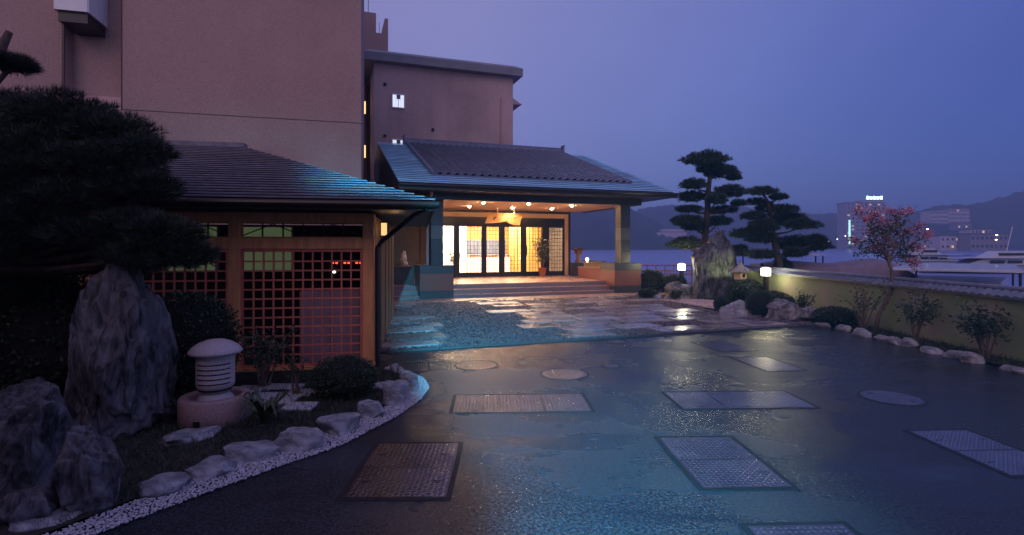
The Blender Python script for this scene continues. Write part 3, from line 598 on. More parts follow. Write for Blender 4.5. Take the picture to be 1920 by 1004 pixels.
def tilev():
    V = []
    for yy, lift in ((0, .030), (ln, .0)): V += [(u*tw*1.05, yy, h+lift) for u, h in prof]
    V += [(u*tw*1.05, 0, h+.030-.022) for u, h in prof]; k = len(prof)
    F = [(i, i+1, k+i+1, k+i) for i in range(k-1)]+[(2*k+i, 2*k+i+1, i+1, i) for i in range(k-1)]
    return V, F
TV, TF = tilev(); tm = MB().add(TV, TF).mesh('roof_tile', MAT['tile'], False)
rest = MB(); rot = Matrix.Rotation(ang, 3, 'X')
for r_ in range(nr):
    for c_ in range(nc):
        yy = TY0+tl*r_; lc = Vector((TX0+tw*(c_+.5)+rs.uniform(-.003, .003), yy, rz(yy)+.085))
        if r_ < 11: inst('roof_tile', tm, roof, lc, (ang+rs.uniform(-.008, .008), 0, rs.uniform(-.008, .008)))
        else: rest.add([lc+rot @ Vector(v) for v in TV], TF)
o = rest.build('tile_field', MAT['tile'], roof); o['kind'] = 'stuff'
zr = rz(TY1)
rd = box('ridge', MAT['tile'], roof, TX0-.05, TX1+.05, TY1-.10, TY1+.16, zr, zr+.20)
for i in range(24): a = TX0-.05+(TX1-TX0+.1)*i/24; MB().tube([(a, TY1+.03, zr+.22), (a+(TX1-TX0+.1)/24-.01, TY1+.03, zr+.22)], .075, 10).build('ridge_tile', MAT['tile'], rd)
for xx in (TX0-.13, TX1+.05): MB().bx(xx, xx+.08, TY1-.13, TY1+.19, zr-.02, zr+.42, bev=.02).build('ridge_end_tile', MAT['tile'], rd)
for (xa) in (TX0-.02, TX1-.06): MB().bar((xa+.04, TY0, rz(TY0)+.10), (xa+.04, TY1, rz(TY1)+.10), .10, .09).build('verge_tiles', MAT['tile'], roof)
MB().tube([(.28, -.62, 3.44), (.28, -.15, 3.15), (.28, .2, 2.95), (.28, .2, .05)], .045, 10).build('downpipe', MAT['slabgrey'], po)
# dark connecting canopy over the side passage
cc = empty('passage_canopy', PO, PA, 'dark flat canopy over the side passage left of the porch', 'canopy')
box('fascia', MAT['dark'], cc, -3.2, -.13, 1.6, 1.75, 3.32, 3.72); box('deck', MAT['dark'], cc, -3.2, -.13, 1.752, 4.8, 3.32, 3.6)
# downlights
def spot(name, loc, e, col, ang_, blend=.6, r=.05, rot=(0, 0, 0)):
    d = bpy.data.lights.new(name, 'SPOT'); d.energy = e; d.color = col; d.spot_size = R(ang_); d.spot_blend = blend; d.shadow_soft_size = r
    o = bpy.data.objects.new(name, d); COL.link(o); o.location = loc; o.rotation_euler = rot; return o
def point(name, loc, e, col, r=.06):
    d = bpy.data.lights.new(name, 'POINT'); d.energy = e; d.color = col; d.shadow_soft_size = r
    o = bpy.data.objects.new(name, d); COL.link(o); o.location = loc; return o
names = ['leftmost in the back row', 'leftmost in the front row', 'above the hanging plaque', 'middle one in the front row', 'rightmost in the back row', 'rightmost in the front row']
for (px, py), nm in zip([(880, 386.5), (906, 380), (960, 389), (991.5, 382), (1035, 391), (1072.5, 385.5)], names):
    Y = 1.57*1000/(464-py); p = at(px, py, Y); d = empty('ceiling_downlight', (p.x, p.y, 3.27), 0, 'round lit downlight in the porch ceiling, '+nm, 'downlight', 'porch ceiling downlights')
    MB().lathe([(.10, 0), (.11, -.012), (.085, -.016), (.08, -.004), (.08, 0)], 24).build('trim_ring', MAT['white'], d)
    MB().lathe([(.078, -.006), (.03, -.010), (.002, -.011)], 20).build('lens', MAT['lampwarm'], d); MB().lathe([(.005, -.050), (.022, -.044), (.031, -.030), (.024, -.016), (.012, -.012)], 10).build('bulb', MAT['lens'], d, True)
    s_ = spot('downlight_lamp', (0, 0, -.10), 60, (1, .56, .27), 150); s_.parent = d
# hanging plaque
pc = at(947, 411, 21.1); sg = empty('hanging_plaque', pc, PA, 'hanging slab of pale timber with faded brush lettering above the doors', 'sign')
outl = [(-.66, .27), (-.25, .25), (.15, .24), (.45, .21), (.80, .12), (.66, -.02), (.60, -.26), (.35, -.25), (.02, -.10), (-.15, -.13), (-.40, -.16), (-.83, -.18), (-.72, .05)]
b = MB(); nn = len(outl)
b.add([(x, 0, z) for x, z in outl]+[(x, .06, z) for x, z in outl], [tuple(range(nn-1, -1, -1)), tuple(range(nn, 2*nn))]+[(i, nn+i, nn+(i+1) % nn, (i+1) % nn) for i in range(nn)])
bo = b.build('board', MAT['plaque'], sg); bo.rotation_euler = (R(-14), 0, 0)
for xx in (-.30, .40): MB().tube([(xx, .03, .22), (xx, .03, .72)], .018, 8).build('hanger', MAT['white'], sg)
for (xx, zz) in ((-.42, .03), (.42, .04)):
    for k in (0, 1): MB().bar((xx-.07+k*.02, -.004, zz-.06+k*.05), (xx+.0+k*.07, -.004, zz-.02+k*.06), .045, .006, up=(0, 1, 0)).build('mon_mark', MAT['ink'], bo)
strk = random.Random(11)
for gx in (-.22, -.02, .17):       # three weathered brush characters
    for k in range(7):
        a = (gx+strk.uniform(-.07, .07), -.003, .05+strk.uniform(-.09, .09)); t_ = strk.choice([0, 0, 1.4, -.7, .8]); l_ = strk.uniform(.04, .10)
        MB().bar(a, (a[0]+l_*math.cos(t_), a[1], a[2]+l_*math.sin(t_)), .016, .004, up=(0, 1, 0)).build('brush_stroke', MAT['inkpale'], bo)
box('seal_mark', MAT['seal'], bo, .255, .30, -.004, -.001, -.02, .03)
# lobby behind the glass
lb = empty('lobby_room', PO, PA, 'warm lit lobby room seen through the glazed doors', 'room')
box('floor', M('lobby_floor', (.60, .42, .34), .25, var=.1), lb, .2, 7.40, 4.95, 8.4, 0, FZ-.002)
box('ceiling', MAT['white'], lb, .2, 7.40, 4.95, 8.4, 3.0, 3.1)
box('rear_wall', MAT['amber'], lb, .2, 7.40, 8.3, 8.42, FZ, 3.0)
box('side_wall', MAT['plaster'], lb, .1, .2, 4.95, 8.4, FZ, 3.0)
box('stone_band', MAT['bluestone'], lb, 3.3, 5.6, 8.2, 8.298, 1.35, 2.05)
for k in range(4): box('white_screen', MAT['shoji'], lb, 1.7+k*.42, 2.1+k*.42, 7.3, 7.34, FZ, 2.9)
for k in range(9):
    MB().bx(5.45+k*.21, 5.63+k*.21, 7.2+(k % 2)*.05, 7.25+(k % 2)*.05, FZ, 2.9).build('curtain_fold', MAT['curtain'], lb)
ct = empty('reception_counter', pw(3.4, 7.0, FZ), PA, 'pale reception counter inside the lobby', 'counter')
box('front', MAT['counter'], ct, 0, 2.0, 0, .5, 0, .86); MB().bx(-.03, 2.03, -.05, .55, .86, .91, bev=.01).build('counter_top', MAT['dark'], ct)
ll = empty('lobby_ceiling_light', pw(3.8, 6.4, 2.98), PA, 'wide lit ceiling panel inside the lobby', 'light')
box('diffuser', emit('lobby_diffuser', (1, .78, .5), 4), ll, -1.6, 1.6, -.5, .5, -.03, 0)
ld = bpy.data.lights.new('lobby_lamp', 'AREA'); ld.shape = 'RECTANGLE'; ld.size = 5; ld.size_y = 2; ld.energy = 2300; ld.color = (1, .79, .53)
lo = bpy.data.objects.new('lobby_lamp', ld); COL.link(lo); lo.parent = ll; lo.location = (0, 0, -.05)

# ================================================================== ROCKS AND STONES
def rockmesh(name, mat, size, seed, sub=4, amp=.22, fr=1.6, ridge=0, flat=0, taper=0):
    bm = bmesh.new(); bmesh.ops.create_icosphere(bm, subdivisions=sub, radius=1); off = Vector((seed*13.7, seed*7.1, seed*3.3)); cr_ = random.Random(seed)
    cuts = [(Vector((cr_.gauss(0, 1), cr_.gauss(0, 1), cr_.gauss(0, .7))).normalized(), cr_.uniform(.58, .86)) for _ in range(11)]
    for v in bm.verts:
        p = v.co.copy()
        for n_, dd in cuts:
            k = p.dot(n_)-dd
            if k > 0: p -= n_*k*.9
        d = noise.fractal(p*fr+off, 1.0, 2.0, 5)*amp
        if ridge:
            wv = Vector((noise.noise(p*1.3+off), noise.noise(p*1.3-off), 0))*.5
            q_ = Vector((p.x*2.1+p.z*.5, p.y*2.1, p.z*.75))+off+wv; d += (1-abs(noise.noise(q_))*2.2)*ridge*1.1-ridge*.4 + (1-abs(noise.noise(q_*2.7))*2)*ridge*.4 + noise.noise(p*6+off)*ridge*.12
        c = noise.cell(p*1.3+off)*amp*.25
        q = p*(1+d+c)
        if flat: q.z = max(-1, min(q.z, flat+noise.noise(p*2+off)*.12))
        if q.z < .1: k = min(1.55, 1/math.sqrt(max(.2, 1-(q.z-.1)**2))); q.x *= k; q.y *= k
        if taper: k = 1-taper*max(0, (q.z+1)/2)**1.6; q.x *= k; q.y *= k
        v.co = Vector((q.x*size[0]/2, q.y*size[1]/2, (q.z+.72)*size[2]/1.72))
    me = bpy.data.meshes.new(name); bm.to_mesh(me); bm.free(); me.materials.append(mat)
    me.polygons.foreach_set('use_smooth', [True]*len(me.polygons)); return me
def rock(name, loc, size, seed, label, mat='rock', rz=0, cat='rock', group=None, **k):
    o = link(bpy.data.objects.new(name, rockmesh(name, MAT[mat], size, seed, **k))); o.location = loc; o.rotation_euler = (0, 0, rz)
    return tag(o, label, cat, group)
rock('garden_rock', (-3.55, 4.85, 0), (.92, .7, 1.46), 2, 'tallest streaked rock standing in front of the gatehouse', rz=.3, sub=6, amp=.16, ridge=.12, taper=.22)
rock('garden_rock', (-3.45, 3.80, 0), (.70, .6, .80), 5, 'broad grooved rock at the left edge of the picture', rz=.9, sub=6, amp=.14, ridge=.10, taper=.2)
rock('garden_rock', (-2.80, 3.52, -.05), (.56, .42, .58), 8, 'pale wedge-shaped rock in the front of the left bed', rz=-.2, sub=6, amp=.14, ridge=.09, taper=.25)
rock('garden_rock', (-2.98, 3.30, -.04), (.36, .3, .24), 12, 'low dark stone at the foot of the wedge-shaped rock', mat='rock', sub=4, ridge=.08)
rock('garden_rock', at(1336, 560, 18.0)*1.0-Vector((0, 0, .08)), (1.62, 1.2, 2.45), 21, 'huge upright grey rock standing in front of the pines', mat='rock', rz=.2, sub=6, amp=.16, ridge=.12, taper=.15)
rock('garden_rock', (5.45, 17.55, -.05), (1.0, .8, .62), 24, 'brown rounded rock below the bollard lamp near the porch', mat='rock2', sub=4)
rock('garden_rock', (5.62, 13.35, -.03), (.74, .5, .42), 27, 'layered bluish rock between two clipped bushes', mat='stone', sub=4, amp=.3)
rock('garden_rock', (6.42, 12.7, -.04), (.82, .7, .58), 30, 'dark rounded rock right of the big clipped bush', mat='rock2', sub=4)
rock('garden_rock', (6.95, 12.35, -.04), (.92, .6, .48), 33, 'flat-topped rock by the end of the edging stones', mat='rock2', flat=.45, sub=4)
for i, (px, py, wpx, hpx, lab) in enumerate([(60, 1000, 115, 34, 'lowest edging stone, at the bottom left corner'), (285, 936, 104, 42, 'flat blue-grey edging stone right of the wedge-shaped rock'), (378, 900, 92, 40, 'slanting edging stone, third from the bottom left corner'),
        (456, 872, 118, 48, 'broad pale edging stone below the round pink basin'), (552, 848, 86, 56, 'slab-like edging stone below the spiky plant'), (630, 818, 84, 52, 'rounded edging stone in the middle of the pebble curve'),
        (693, 788, 54, 46, 'upright edging stone below the clipped ball bush'), (738, 762, 58, 62, 'mossy edging stone inside the pebble bend'), (764, 735, 34, 48, 'small edging stone at the tip of the pebble bend'), (340, 838, 110, 36, 'flat stone in front of the round pink basin')]):
    c = gd(px, py); s = c.y/1000
    rock('edging_stone', (c.x, c.y+.10, -.02), (wpx*s*1.05, .26+.05*(i % 3), hpx*s*.95), 40+i, lab, mat='stone', rz=.35 if i < 8 else 1.0, cat='stone', group='stones edging the left bed', sub=4, amp=.20, flat=.55, fr=1.2)
edge = [(1562, 612, 44), (1586, 620, 40), (1618, 630, 46), (1650, 638, 40), (1680, 645, 38), (1705, 650, 30), (1738, 662, 46), (1772, 672, 40), (1805, 680, 42), (1870, 700, 92), (1965, 728, 90)]
for i, (px, py, wpx) in enumerate(edge):
    c = gd(px, py); s = c.y/1000
    rock('edging_stone', (6.72+.012*i+(.05 if i % 2 else 0), c.y+.05, -.03), (.22+.03*(i % 3), wpx*s*1.15 if i < 9 else .55, .12+.03*((i*7) % 3)), 60+i, 'pale edging stone, number '+['one', 'two', 'three', 'four', 'five', 'six', 'seven', 'eight', 'nine', 'ten', 'eleven'][i]+' from the far end of the right-hand row', mat='stone', rz=rs.uniform(-.2, .2), cat='stone', group='stones edging the right bed', sub=3, amp=.2)
for i, (x, y_) in enumerate([(4.55, 17.9), (4.75, 17.5), (4.25, 18.0), (5.0, 17.0)]):
    rock('pebble_stone', (x, y_, .0), (.42, .3, .16), 80+i, ['small stone beside the right plinth', 'small stone in front of the low porch bush', 'low stone at the corner of the right plinth', 'small stone where the pink pebbles begin'][i], mat='stone', cat='stone', sub=3)
for (dx, dy, s, l_) in ((-1.62, 7.30, .13, 'round grey stone at the foot of the gatehouse corner'), (-1.50, 7.15, .10, 'smaller round stone beside the gatehouse corner')):
    rock('pebble_stone', (dx, dy, .0), (s*1.3, s*1.2, s), 90+int(s*100), l_, mat='stone', cat='stone', sub=3, amp=.1)

# checker of white stone tiles by the gate
ctl = empty('stepping_tiles', (0, 0, 0)); ctl['kind'] = 'structure'
for (px, py) in [(395, 735), (440, 742), (470, 731), (522, 728), (562, 738), (528, 752), (500, 745), (486, 764), (562, 764), (430, 757), (620, 733), (650, 728), (720, 725), (540, 728)]:
    c = gd(px, py, .03); MB().bx(c.x-.16, c.x+.16, c.y-.13, c.y+.13, .02, .052+rs.uniform(-.003, .003), bev=.006).build('stone_tile', MAT['whitetile'], ctl)

# ================================================================== LANTERN IN ITS ROUND BASIN
LC = (-2.89, 5.2)
bs = empty('round_basin', (*LC, .0), 0, 'round pink concrete basin under the stone lantern', 'basin')
MB().lathe([(.30, 0), (.318, .02), (.318, .25), (.305, .265), (.235, .265), (.225, .25), (.225, .12), (.01, .12)], 40).build('ring', MAT['pinkconc'], bs, True)
box('drain_hole', MAT['black'], bs, -.03, .03, -.322, -.30, .05, .10)
ln_ = empty('stone_lantern', (*LC, .12), .15, 'squat granite garden lantern with a mushroom cap and louvred body', 'lantern')
MB().lathe([(.10, 0), (.155, .02), (.168, .07), (.16, .12), (.12, .165), (.105, .18)], 32).build('base', MAT['granite_pale'], ln_, True)
bd = MB(); n_ = 48; zs = [.18, .205, .235]+[v for k in range(6) for v in (.268+.046*k, .280+.046*k)][:11]+[.56]
rad = lambda z: .112+.058*min(1, (z-.18)/.06) if z < .24 else .17
V = [(rad(z)*math.cos(2*math.pi*k/n_), rad(z)*math.sin(2*math.pi*k/n_), z) for z in zs for k in range(n_)]; F = []
for i in range(len(zs)-1):
    for k in range(n_):
        angd = (k+.5)*360/n_
        if 3 <= i < 13 and i % 2 == 1 and 222 < angd < 335: continue
        F.append((i*n_+k, i*n_+(k+1) % n_, (i+1)*n_+(k+1) % n_, (i+1)*n_+k))
bd.add(V, F); bdo = bd.build('body', MAT['granite_pale'], ln_, True)
MB().lathe([(.150, .2), (.150, .55)], 32).build('slit_shade_core', MAT['black'], bdo)  # black core puts in the shade of the hollow behind the slits
MB().lathe([(.16, .545), (.225, .548), (.238, .562), (.235, .578), (.205, .615), (.15, .652), (.08, .678), (.01, .686)], 40).build('cap', MAT['granite_pale'], ln_, True)

# ================================================================== FOLIAGE HELPERS
def unit(n): v = RNG.normal(size=(n, 3)); return v/np.linalg.norm(v, axis=1, keepdims=True)
def blades(name, P, D, length, width, mat, parent=None, leaf=False):
    n = len(P); L_ = length*RNG.uniform(.7, 1.2, (n, 1)); S = np.cross(D, unit(n)); S /= np.linalg.norm(S, axis=1, keepdims=True)+1e-9; S *= width/2
    T = P+D*L_
    if leaf:
        Mid = P+D*L_*.5; V = np.stack([P, Mid+S, T, Mid-S], 1).reshape(-1, 3); F = np.arange(n*4).reshape(n, 4)
    else:
        V = np.stack([P-S, P+S, T], 1).reshape(-1, 3); F = np.arange(n*3).reshape(n, 3)
    return mesh_np(name, V, F, mat, parent)
def pad(c, rx, ry, rz_, n, per, length, width, mat, parent, name='foliage_pad', up=.6):
    """a clipped cloud of pine needles: tufts over an uneven dome"""
    u = unit(n); u[:, 2] = np.abs(u[:, 2])*RNG.choice([1, 1, 1, -.4], n); r = RNG.uniform(.25, 1.05, (n, 1))**.5
    lump = np.array([noise.noise(Vector((a*2.3+c[0]*3, b*2.3+c[1]*3, d*2.3+c[2]*3))) for a, b, d in u])[:, None]*.28
    P = np.array(c)+u*(r+lump)*np.array([rx, ry, rz_])
    P = np.repeat(P, per, 0); D = np.repeat(u*np.array([1, 1, .7])+np.array([0, 0, up]), per, 0)*.8+unit(n*per)*.75; D /= np.linalg.norm(D, axis=1, keepdims=True)
    return blades(name, P, D, length, width, mat, parent)
def pine(name, label, base, trunk, rad, pads, mat, n=620, per=9, length=.13, width=.018, depth=.8):
    o = empty(name, base, 0, label, 'tree'); b = Vector(base)
    tp = [Vector(p)-b for p in trunk]; MB().tube(tp, rad, 10).build('trunk', MAT['bark'], o, True)
    for (c, rx, rz_) in pads:
        q = Vector(c)-b; k = min(range(len(tp)), key=lambda i: abs(tp[i].z-(q.z-.15))+.15*(tp[i]-q).length); a = tp[k]
        mid = a.lerp(q, .5)+Vector((0, 0, -.05)); MB().tube([a, mid, q], [.045, .03, .015], 6).build('branch', MAT['bark'], o, True)
        dens = int(n*max(.35, min(2.2, rx*rz_/.16)))
        pad(q, rx, rx*depth, rz_, dens, per, length, width, mat, o)
        for j in range(4):   # twigs below the pad
            t_ = q+Vector((RNG.uniform(-.7, .7)*rx, RNG.uniform(-.6, .6)*rx*depth, -rz_*.05)); MB().tube([mid.lerp(q, .6), t_], [.014, .006], 4).build('twig', MAT['bark'], o)
    return o
def zp(lst, Y0, dy=.5):      # pads measured on the crop (x, y, w, h) -> world
    out = []
    for i, (x, y, w_, h_) in enumerate(lst):
        px, py = 1180+x*.3585, 260+y*.3585; Y = Y0+((i*37) % 7/6-.5)*dy; out.append((at(px, py+h_*.3585*.30, Y), w_*.3585/1000*Y/2*1.02, h_*.3585/1000*Y*.58))
    return out
Y1 = 19.6
pads1 = zp([(400, 95, 225, 78), (430, 150, 150, 60), (480, 165, 175, 75), (548, 200, 66, 34), (335, 232, 135, 60), (525, 268, 165, 72), (330, 298, 145, 60), (455, 312, 110, 60), (570, 335, 70, 35), (310, 365, 140, 38), (490, 370, 145, 40), (310, 425, 170, 60), (345, 455, 130, 50), (465, 425, 130, 55), (300, 540, 170, 70)], Y1, 1.0)
pine('cloud_pine', 'tallest cloud-pruned pine, rising behind the huge upright rock', (at(1322, 560, Y1).x, Y1, 0), [(at(1322, 560, Y1).x, Y1, 0)]+[at(px, py, Y1) for px, py in ((1324, 480), (1322, 440), (1326, 400), (1328, 360), (1332, 325), (1326, 300))], [.15, .13, .12, .11, .09, .07, .03], pads1, MAT['needle'])
Y2 = 17.6
pads2 = zp([(695, 270, 150, 45), (780, 303, 76, 32), (665, 328, 100, 36), (715, 355, 95, 60), (810, 365, 125, 50), (650, 400, 120, 46), (830, 408, 165, 85), (905, 445, 175, 56), (700, 450, 150, 66), (620, 490, 180, 55), (905, 540, 250, 95), (985, 525, 90, 55), (700, 520, 170, 50), (570, 580, 100, 70), (690, 600, 160, 55), (870, 590, 120, 60), (800, 655, 90, 85)], Y2, 1.2)
pine('cloud_pine', 'broader cloud-pruned pine right of the huge rock', (at(1462, 560, Y2).x, Y2, 0), [(at(1462, 560, Y2).x, Y2, 0)]+[at(px, py, Y2) for px, py in ((1464, 510), (1458, 480), (1449, 440), (1447, 410), (1440, 380), (1430, 360))], [.13, .12, .11, .09, .07, .05, .02], pads2, MAT['needle_dk'])
# foreground pine at the left: heavy boughs over the gatehouse roof
def fp(px, py, Y, rx, rz_): return (at(px, py+8, Y), rx*1.22, rz_*1.22)
fpads = [fp(40, 215, 5.3, .34, .20), fp(130, 225, 5.2, .40, .22), fp(205, 250, 5.2, .34, .18), fp(262, 285, 5.1, .26, .13), fp(90, 290, 5.1, .42, .24), fp(190, 310, 5.0, .40, .18), fp(285, 355, 5.0, .20, .14), fp(240, 350, 5.0, .26, .13), fp(40, 350, 4.9, .40, .25), fp(140, 370, 4.9, .36, .16),
         fp(60, 410, 4.8, .32, .16), fp(-60, 300, 5.0, .5, .4), fp(22, 118, 5.2, .16, .07), fp(250, 420, 4.9, .26, .14), fp(310, 440, 4.8, .26, .16), fp(345, 480, 4.8, .22, .14), fp(265, 480, 4.8, .26, .14), fp(170, 440, 4.8, .28, .12), fp(-30, 450, 4.7, .4, .3), fp(60, 480, 5.5, .40, .16), fp(150, 485, 5.5, .34, .14), fp(225, 500, 5.4, .26, .12), fp(20, 540, 5.4, .4, .2)]
tr_ = [(-5.1, 4.9, 0), (-5.05, 4.95, .8), (-5.2, 5.0, 1.5), (-5.0, 5.05, 2.3), (-5.1, 5.1, 3.2), (-4.9, 5.2, 3.8)]
pine('garden_pine', 'dark foreground pine whose boughs hang over the gatehouse roof at the left edge', tr_[0], tr_, [.16, .14, .13, .11, .08, .03], fpads, MAT['needle_dk'], n=1900, per=10, length=.085, width=.0055, depth=.9)
# ------------------------------------------------------------------ shrubs
def ball(name, label, loc, rx, ry, rz_, mat, n=2600, size=.03, cat='bush', group=None):
    o = empty(name, loc, 0, label, cat, group)
    c = bmesh.new(); bmesh.ops.create_icosphere(c, subdivisions=3, radius=1)
    for v in c.verts: k = .86+.12*noise.noise(v.co*2+Vector(loc)); v.co = Vector((v.co.x*rx*k, v.co.y*ry*k, max(-rz_*.9, v.co.z*rz_*k)+rz_))
    me = bpy.data.meshes.new('twig_core'); c.to_mesh(me); c.free(); me.materials.append(MAT['core']); link(bpy.data.objects.new('twig_core', me), o)
    u = unit(n); lump = np.array([noise.noise(Vector(a)*2.6+Vector(loc)*2) for a in u])[:, None]*.10
    P = u*np.array([rx, ry, rz_])*(.90+lump+RNG.uniform(-.08, .08, (n, 1))); P[:, 2] = np.maximum(P[:, 2]+rz_, .0)
    D = u*.7+unit(n)*.9+np.array([0, 0, .3]); D /= np.linalg.norm(D, axis=1, keepdims=True)
    blades('foliage', P, D, size, size*.55, MAT[mat], o, True); return o
ball('clipped_bush', 'dark clipped ball bush in front of the lattice gate', (-1.90, 6.02, 0), .39, .36, .235, 'leaf', 4200, .028)
ball('clipped_bush', 'large clipped dome bush behind the second bollard lamp', (6.82, 15.6, 0), .56, .50, .38, 'leaf', 4200, .05)
ball('clipped_bush', 'round clipped bush in front of the second bollard lamp', (6.12, 13.1, 0), .37, .36, .32, 'leaf', 3600, .035)
ball('clipped_bush', 'smallest clipped ball at the corner of the pink pebbles', (5.52, 14.0, 0), .225, .22, .21, 'leaf', 2400, .03)
ball('clipped_bush', 'low clipped bush beside the right plinth', (4.52, 17.7, 0), .34, .30, .17, 'leaf', 2200, .035)
ball('clipped_bush', 'low dark bush against the boundary wall, under the crape myrtle', (7.05, 11.6, 0), .40, .5, .20, 'leaf', 2600, .045)
ball('clipped_bush', 'loose bush beside the bamboo fence', (5.25, 20.2, 0), .55, .4, .42, 'leaf_olive', 1800, .07)
ball('clipped_bush', 'low bush between the bamboo fence and huge rock', (6.0, 19.8, 0), .5, .4, .33, 'leaf_olive', 1600, .07)
ball('clipped_bush', 'wide low bush in front of the boundary wall right of the lamp', (7.0, 14.2, 0), .42, .7, .26, 'leaf_olive', 3000, .05)
ball('clipped_bush', 'dark shrub mass between the tall rock and the left lattice', (-3.70, 6.1, 0), .60, .40, .60, 'leaf', 4200, .045)
ball('clipped_bush', 'dark shrub filling the corner behind the left rocks', (-4.75, 5.6, 0), .95, .5, .72, 'leaf', 5200, .055)
def shrub(name, label, base, h, spread, nst, mat, nleaf, lsz, cat='shrub', bark='bark_light', flowers=None):
    o = empty(name, base, 0, label, cat); b = MB(); LP = []; LD = []; sr = random.Random(int(base[0]*97+base[1]*31))
    for i in range(nst):
        a = sr.uniform(0, 6.28); rr = sr.uniform(.3, 1)*spread; p0 = Vector((sr.uniform(-.04, .04), sr.uniform(-.04, .04), 0)); p3 = Vector((math.cos(a)*rr, math.sin(a)*rr, h*sr.uniform(.65, 1)))
        p1 = p0.lerp(p3, .35)+Vector((0, 0, h*.12)); p2 = p0.lerp(p3, .7)+Vector((sr.uniform(-.06, .06), sr.uniform(-.06, .06), h*.06)); b.tube([p0, p1, p2, p3], [.014, .011, .008, .003], 5)
        for j in range(nleaf):
            t_ = sr.uniform(.42, 1.0); q = (p1.lerp(p2, t_*2-.6) if t_ < .75 else p2.lerp(p3, (t_-.75)*4))
            LP.append(q+Vector((sr.gauss(0, .045), sr.gauss(0, .045), sr.gauss(0, .045)))*(h/.7)); LD.append((sr.gauss(0, 1), sr.gauss(0, 1), sr.gauss(0, .6)))
    b.build('stems', MAT[bark], o); D = np.array(LD); D /= np.linalg.norm(D, axis=1, keepdims=True)
    blades('foliage', np.array(LP), D, lsz, lsz*.42, MAT[mat], o, True); return o
shrub('leafy_shrub', 'slender upright shrub against the wall, nearer the crape myrtle', (7.08, 9.35, 0), .98, .42, 7, 'leaf', 60, .085)
shrub('leafy_shrub', 'rounded shrub with drooping leaves nearest the picture edge', (7.12, 8.05, 0), .92, .45, 9, 'leaf', 75, .085)
shrub('leafy_shrub', 'sparse feathery shrub just left of the crape myrtle trunk', (7.0, 10.6, 0), 1.05, .5, 9, 'leaf', 40, .06)
shrub('leafy_shrub', 'small bushy shrub where the boundary wall turns green', (7.15, 13.0, 0), .62, .25, 9, 'leaf', 60, .06)
shrub('leafy_shrub', 'little bright shrub in front of the brown rounded rock', (5.10, 16.75, 0), .40, .26, 14, 'leaf_olive', 40, .08)
shrub('leafy_shrub', 'thin sapling growing among the white stepping tiles', (-2.42, 6.0, 0), .48, .14, 4, 'leaf', 45, .05)
shrub('leafy_shrub', 'straggly shrub above the lantern in the dark left bed', (-2.95, 6.35, 0), .75, .45, 12, 'leaf', 60, .06)
shrub('leafy_shrub', 'red-leaved maple between the two cloud pines', (6.95, 18.9, 0), 2.35, .75, 12, 'leaf_red', 90, .10, cat='maple')
# spiky strap-leaved plant and ground cover
sp_ = empty('strap_leaf_plant', (-2.34, 5.05, .02), 0, 'spiky strap-leaved plant beside the round basin', 'plant')
for i in range(22):
    a = i*2.4; l_ = .20+.22*((i*13) % 7)/7; wd = .022; d = Vector((math.cos(a), math.sin(a), 0)); s_ = Vector((-d.y, d.x, 0))*wd
    pts = [Vector((0, 0, 0)), d*l_*.28+Vector((0, 0, l_*.5)), d*l_*.62+Vector((0, 0, l_*.82)), d*l_*.98+Vector((0, 0, l_*.85*(.5+.5*(i % 3)/2)))]
    m_ = MB(); m_.add([pts[0]-s_*.7, pts[0]+s_*.7, pts[1]+s_, pts[1]-s_, pts[2]+s_*.8, pts[2]-s_*.8, pts[3]], [(0, 1, 2, 3), (3, 2, 4, 5), (5, 4, 6)]); m_.build('strap_leaf', MAT['leaf_olive'], sp_)
def cover(name, label, poly, n, length, width, mat, z=.03):
    P = RNG.uniform([min(p[0] for p in poly), min(p[1] for p in poly)], [max(p[0] for p in poly), max(p[1] for p in poly)], (n, 2)); P = P[pip(P, poly)]
    P3 = np.c_[P, np.full(len(P), z)]; D = unit(len(P)); D[:, 2] = np.abs(D[:, 2])+.5; D /= np.linalg.norm(D, axis=1, keepdims=True)
    return tag(blades(name, P3, D, length, width, MAT[mat]), label, 'ground cover', kind='stuff')
cover('ground_cover', 'dark grassy ground cover in the left garden bed', bedL_in[1:]+[(-2.2, 7.2), (-6, 6.7), (-6, 3)], 26000, .075, .007, 'leaf')
cover('ground_cover', 'low planting along the boundary wall', [(6.98, 5), (7.38, 5), (7.6, 18.5), (6.6, 16), (6.2, 13.2), (6.95, 11.5)], 14000, .10, .012, 'leaf')
# ------------------------------------------------------------------ crape myrtle
cm = empty('crape_myrtle', (6.98, 10.55, 0), 0, 'pink-flowering crape myrtle with a curving trunk in front of the boundary wall', 'tree')
Yc = 10.55; cb_ = Vector(cm.location)
cp = lambda px, py, dy=0: at(px, py, Yc+dy)-cb_
MB().tube([(at(1640, 622, Yc).x-cb_.x, 0, 0), cp(1648, 590), cp(1662, 565), cp(1673, 540), cp(1672, 510), cp(1666, 490), cp(1665, 465)], [.045, .042, .038, .036, .033, .03, .026], 8).build('trunk', MAT['bark_light'], cm, True)
tips = [(1612, 398), (1640, 405), (1632, 440), (1655, 420), (1668, 400), (1680, 425), (1702, 400), (1722, 428), (1700, 440), (1600, 455), (1622, 470), (1606, 478), (1645, 470), (1690, 460), (1705, 480), (1715, 498), (1735, 445), (1628, 415), (1662, 445), (1685, 405), (1650, 455), (1720, 470)]
lp = []; fpnts = []
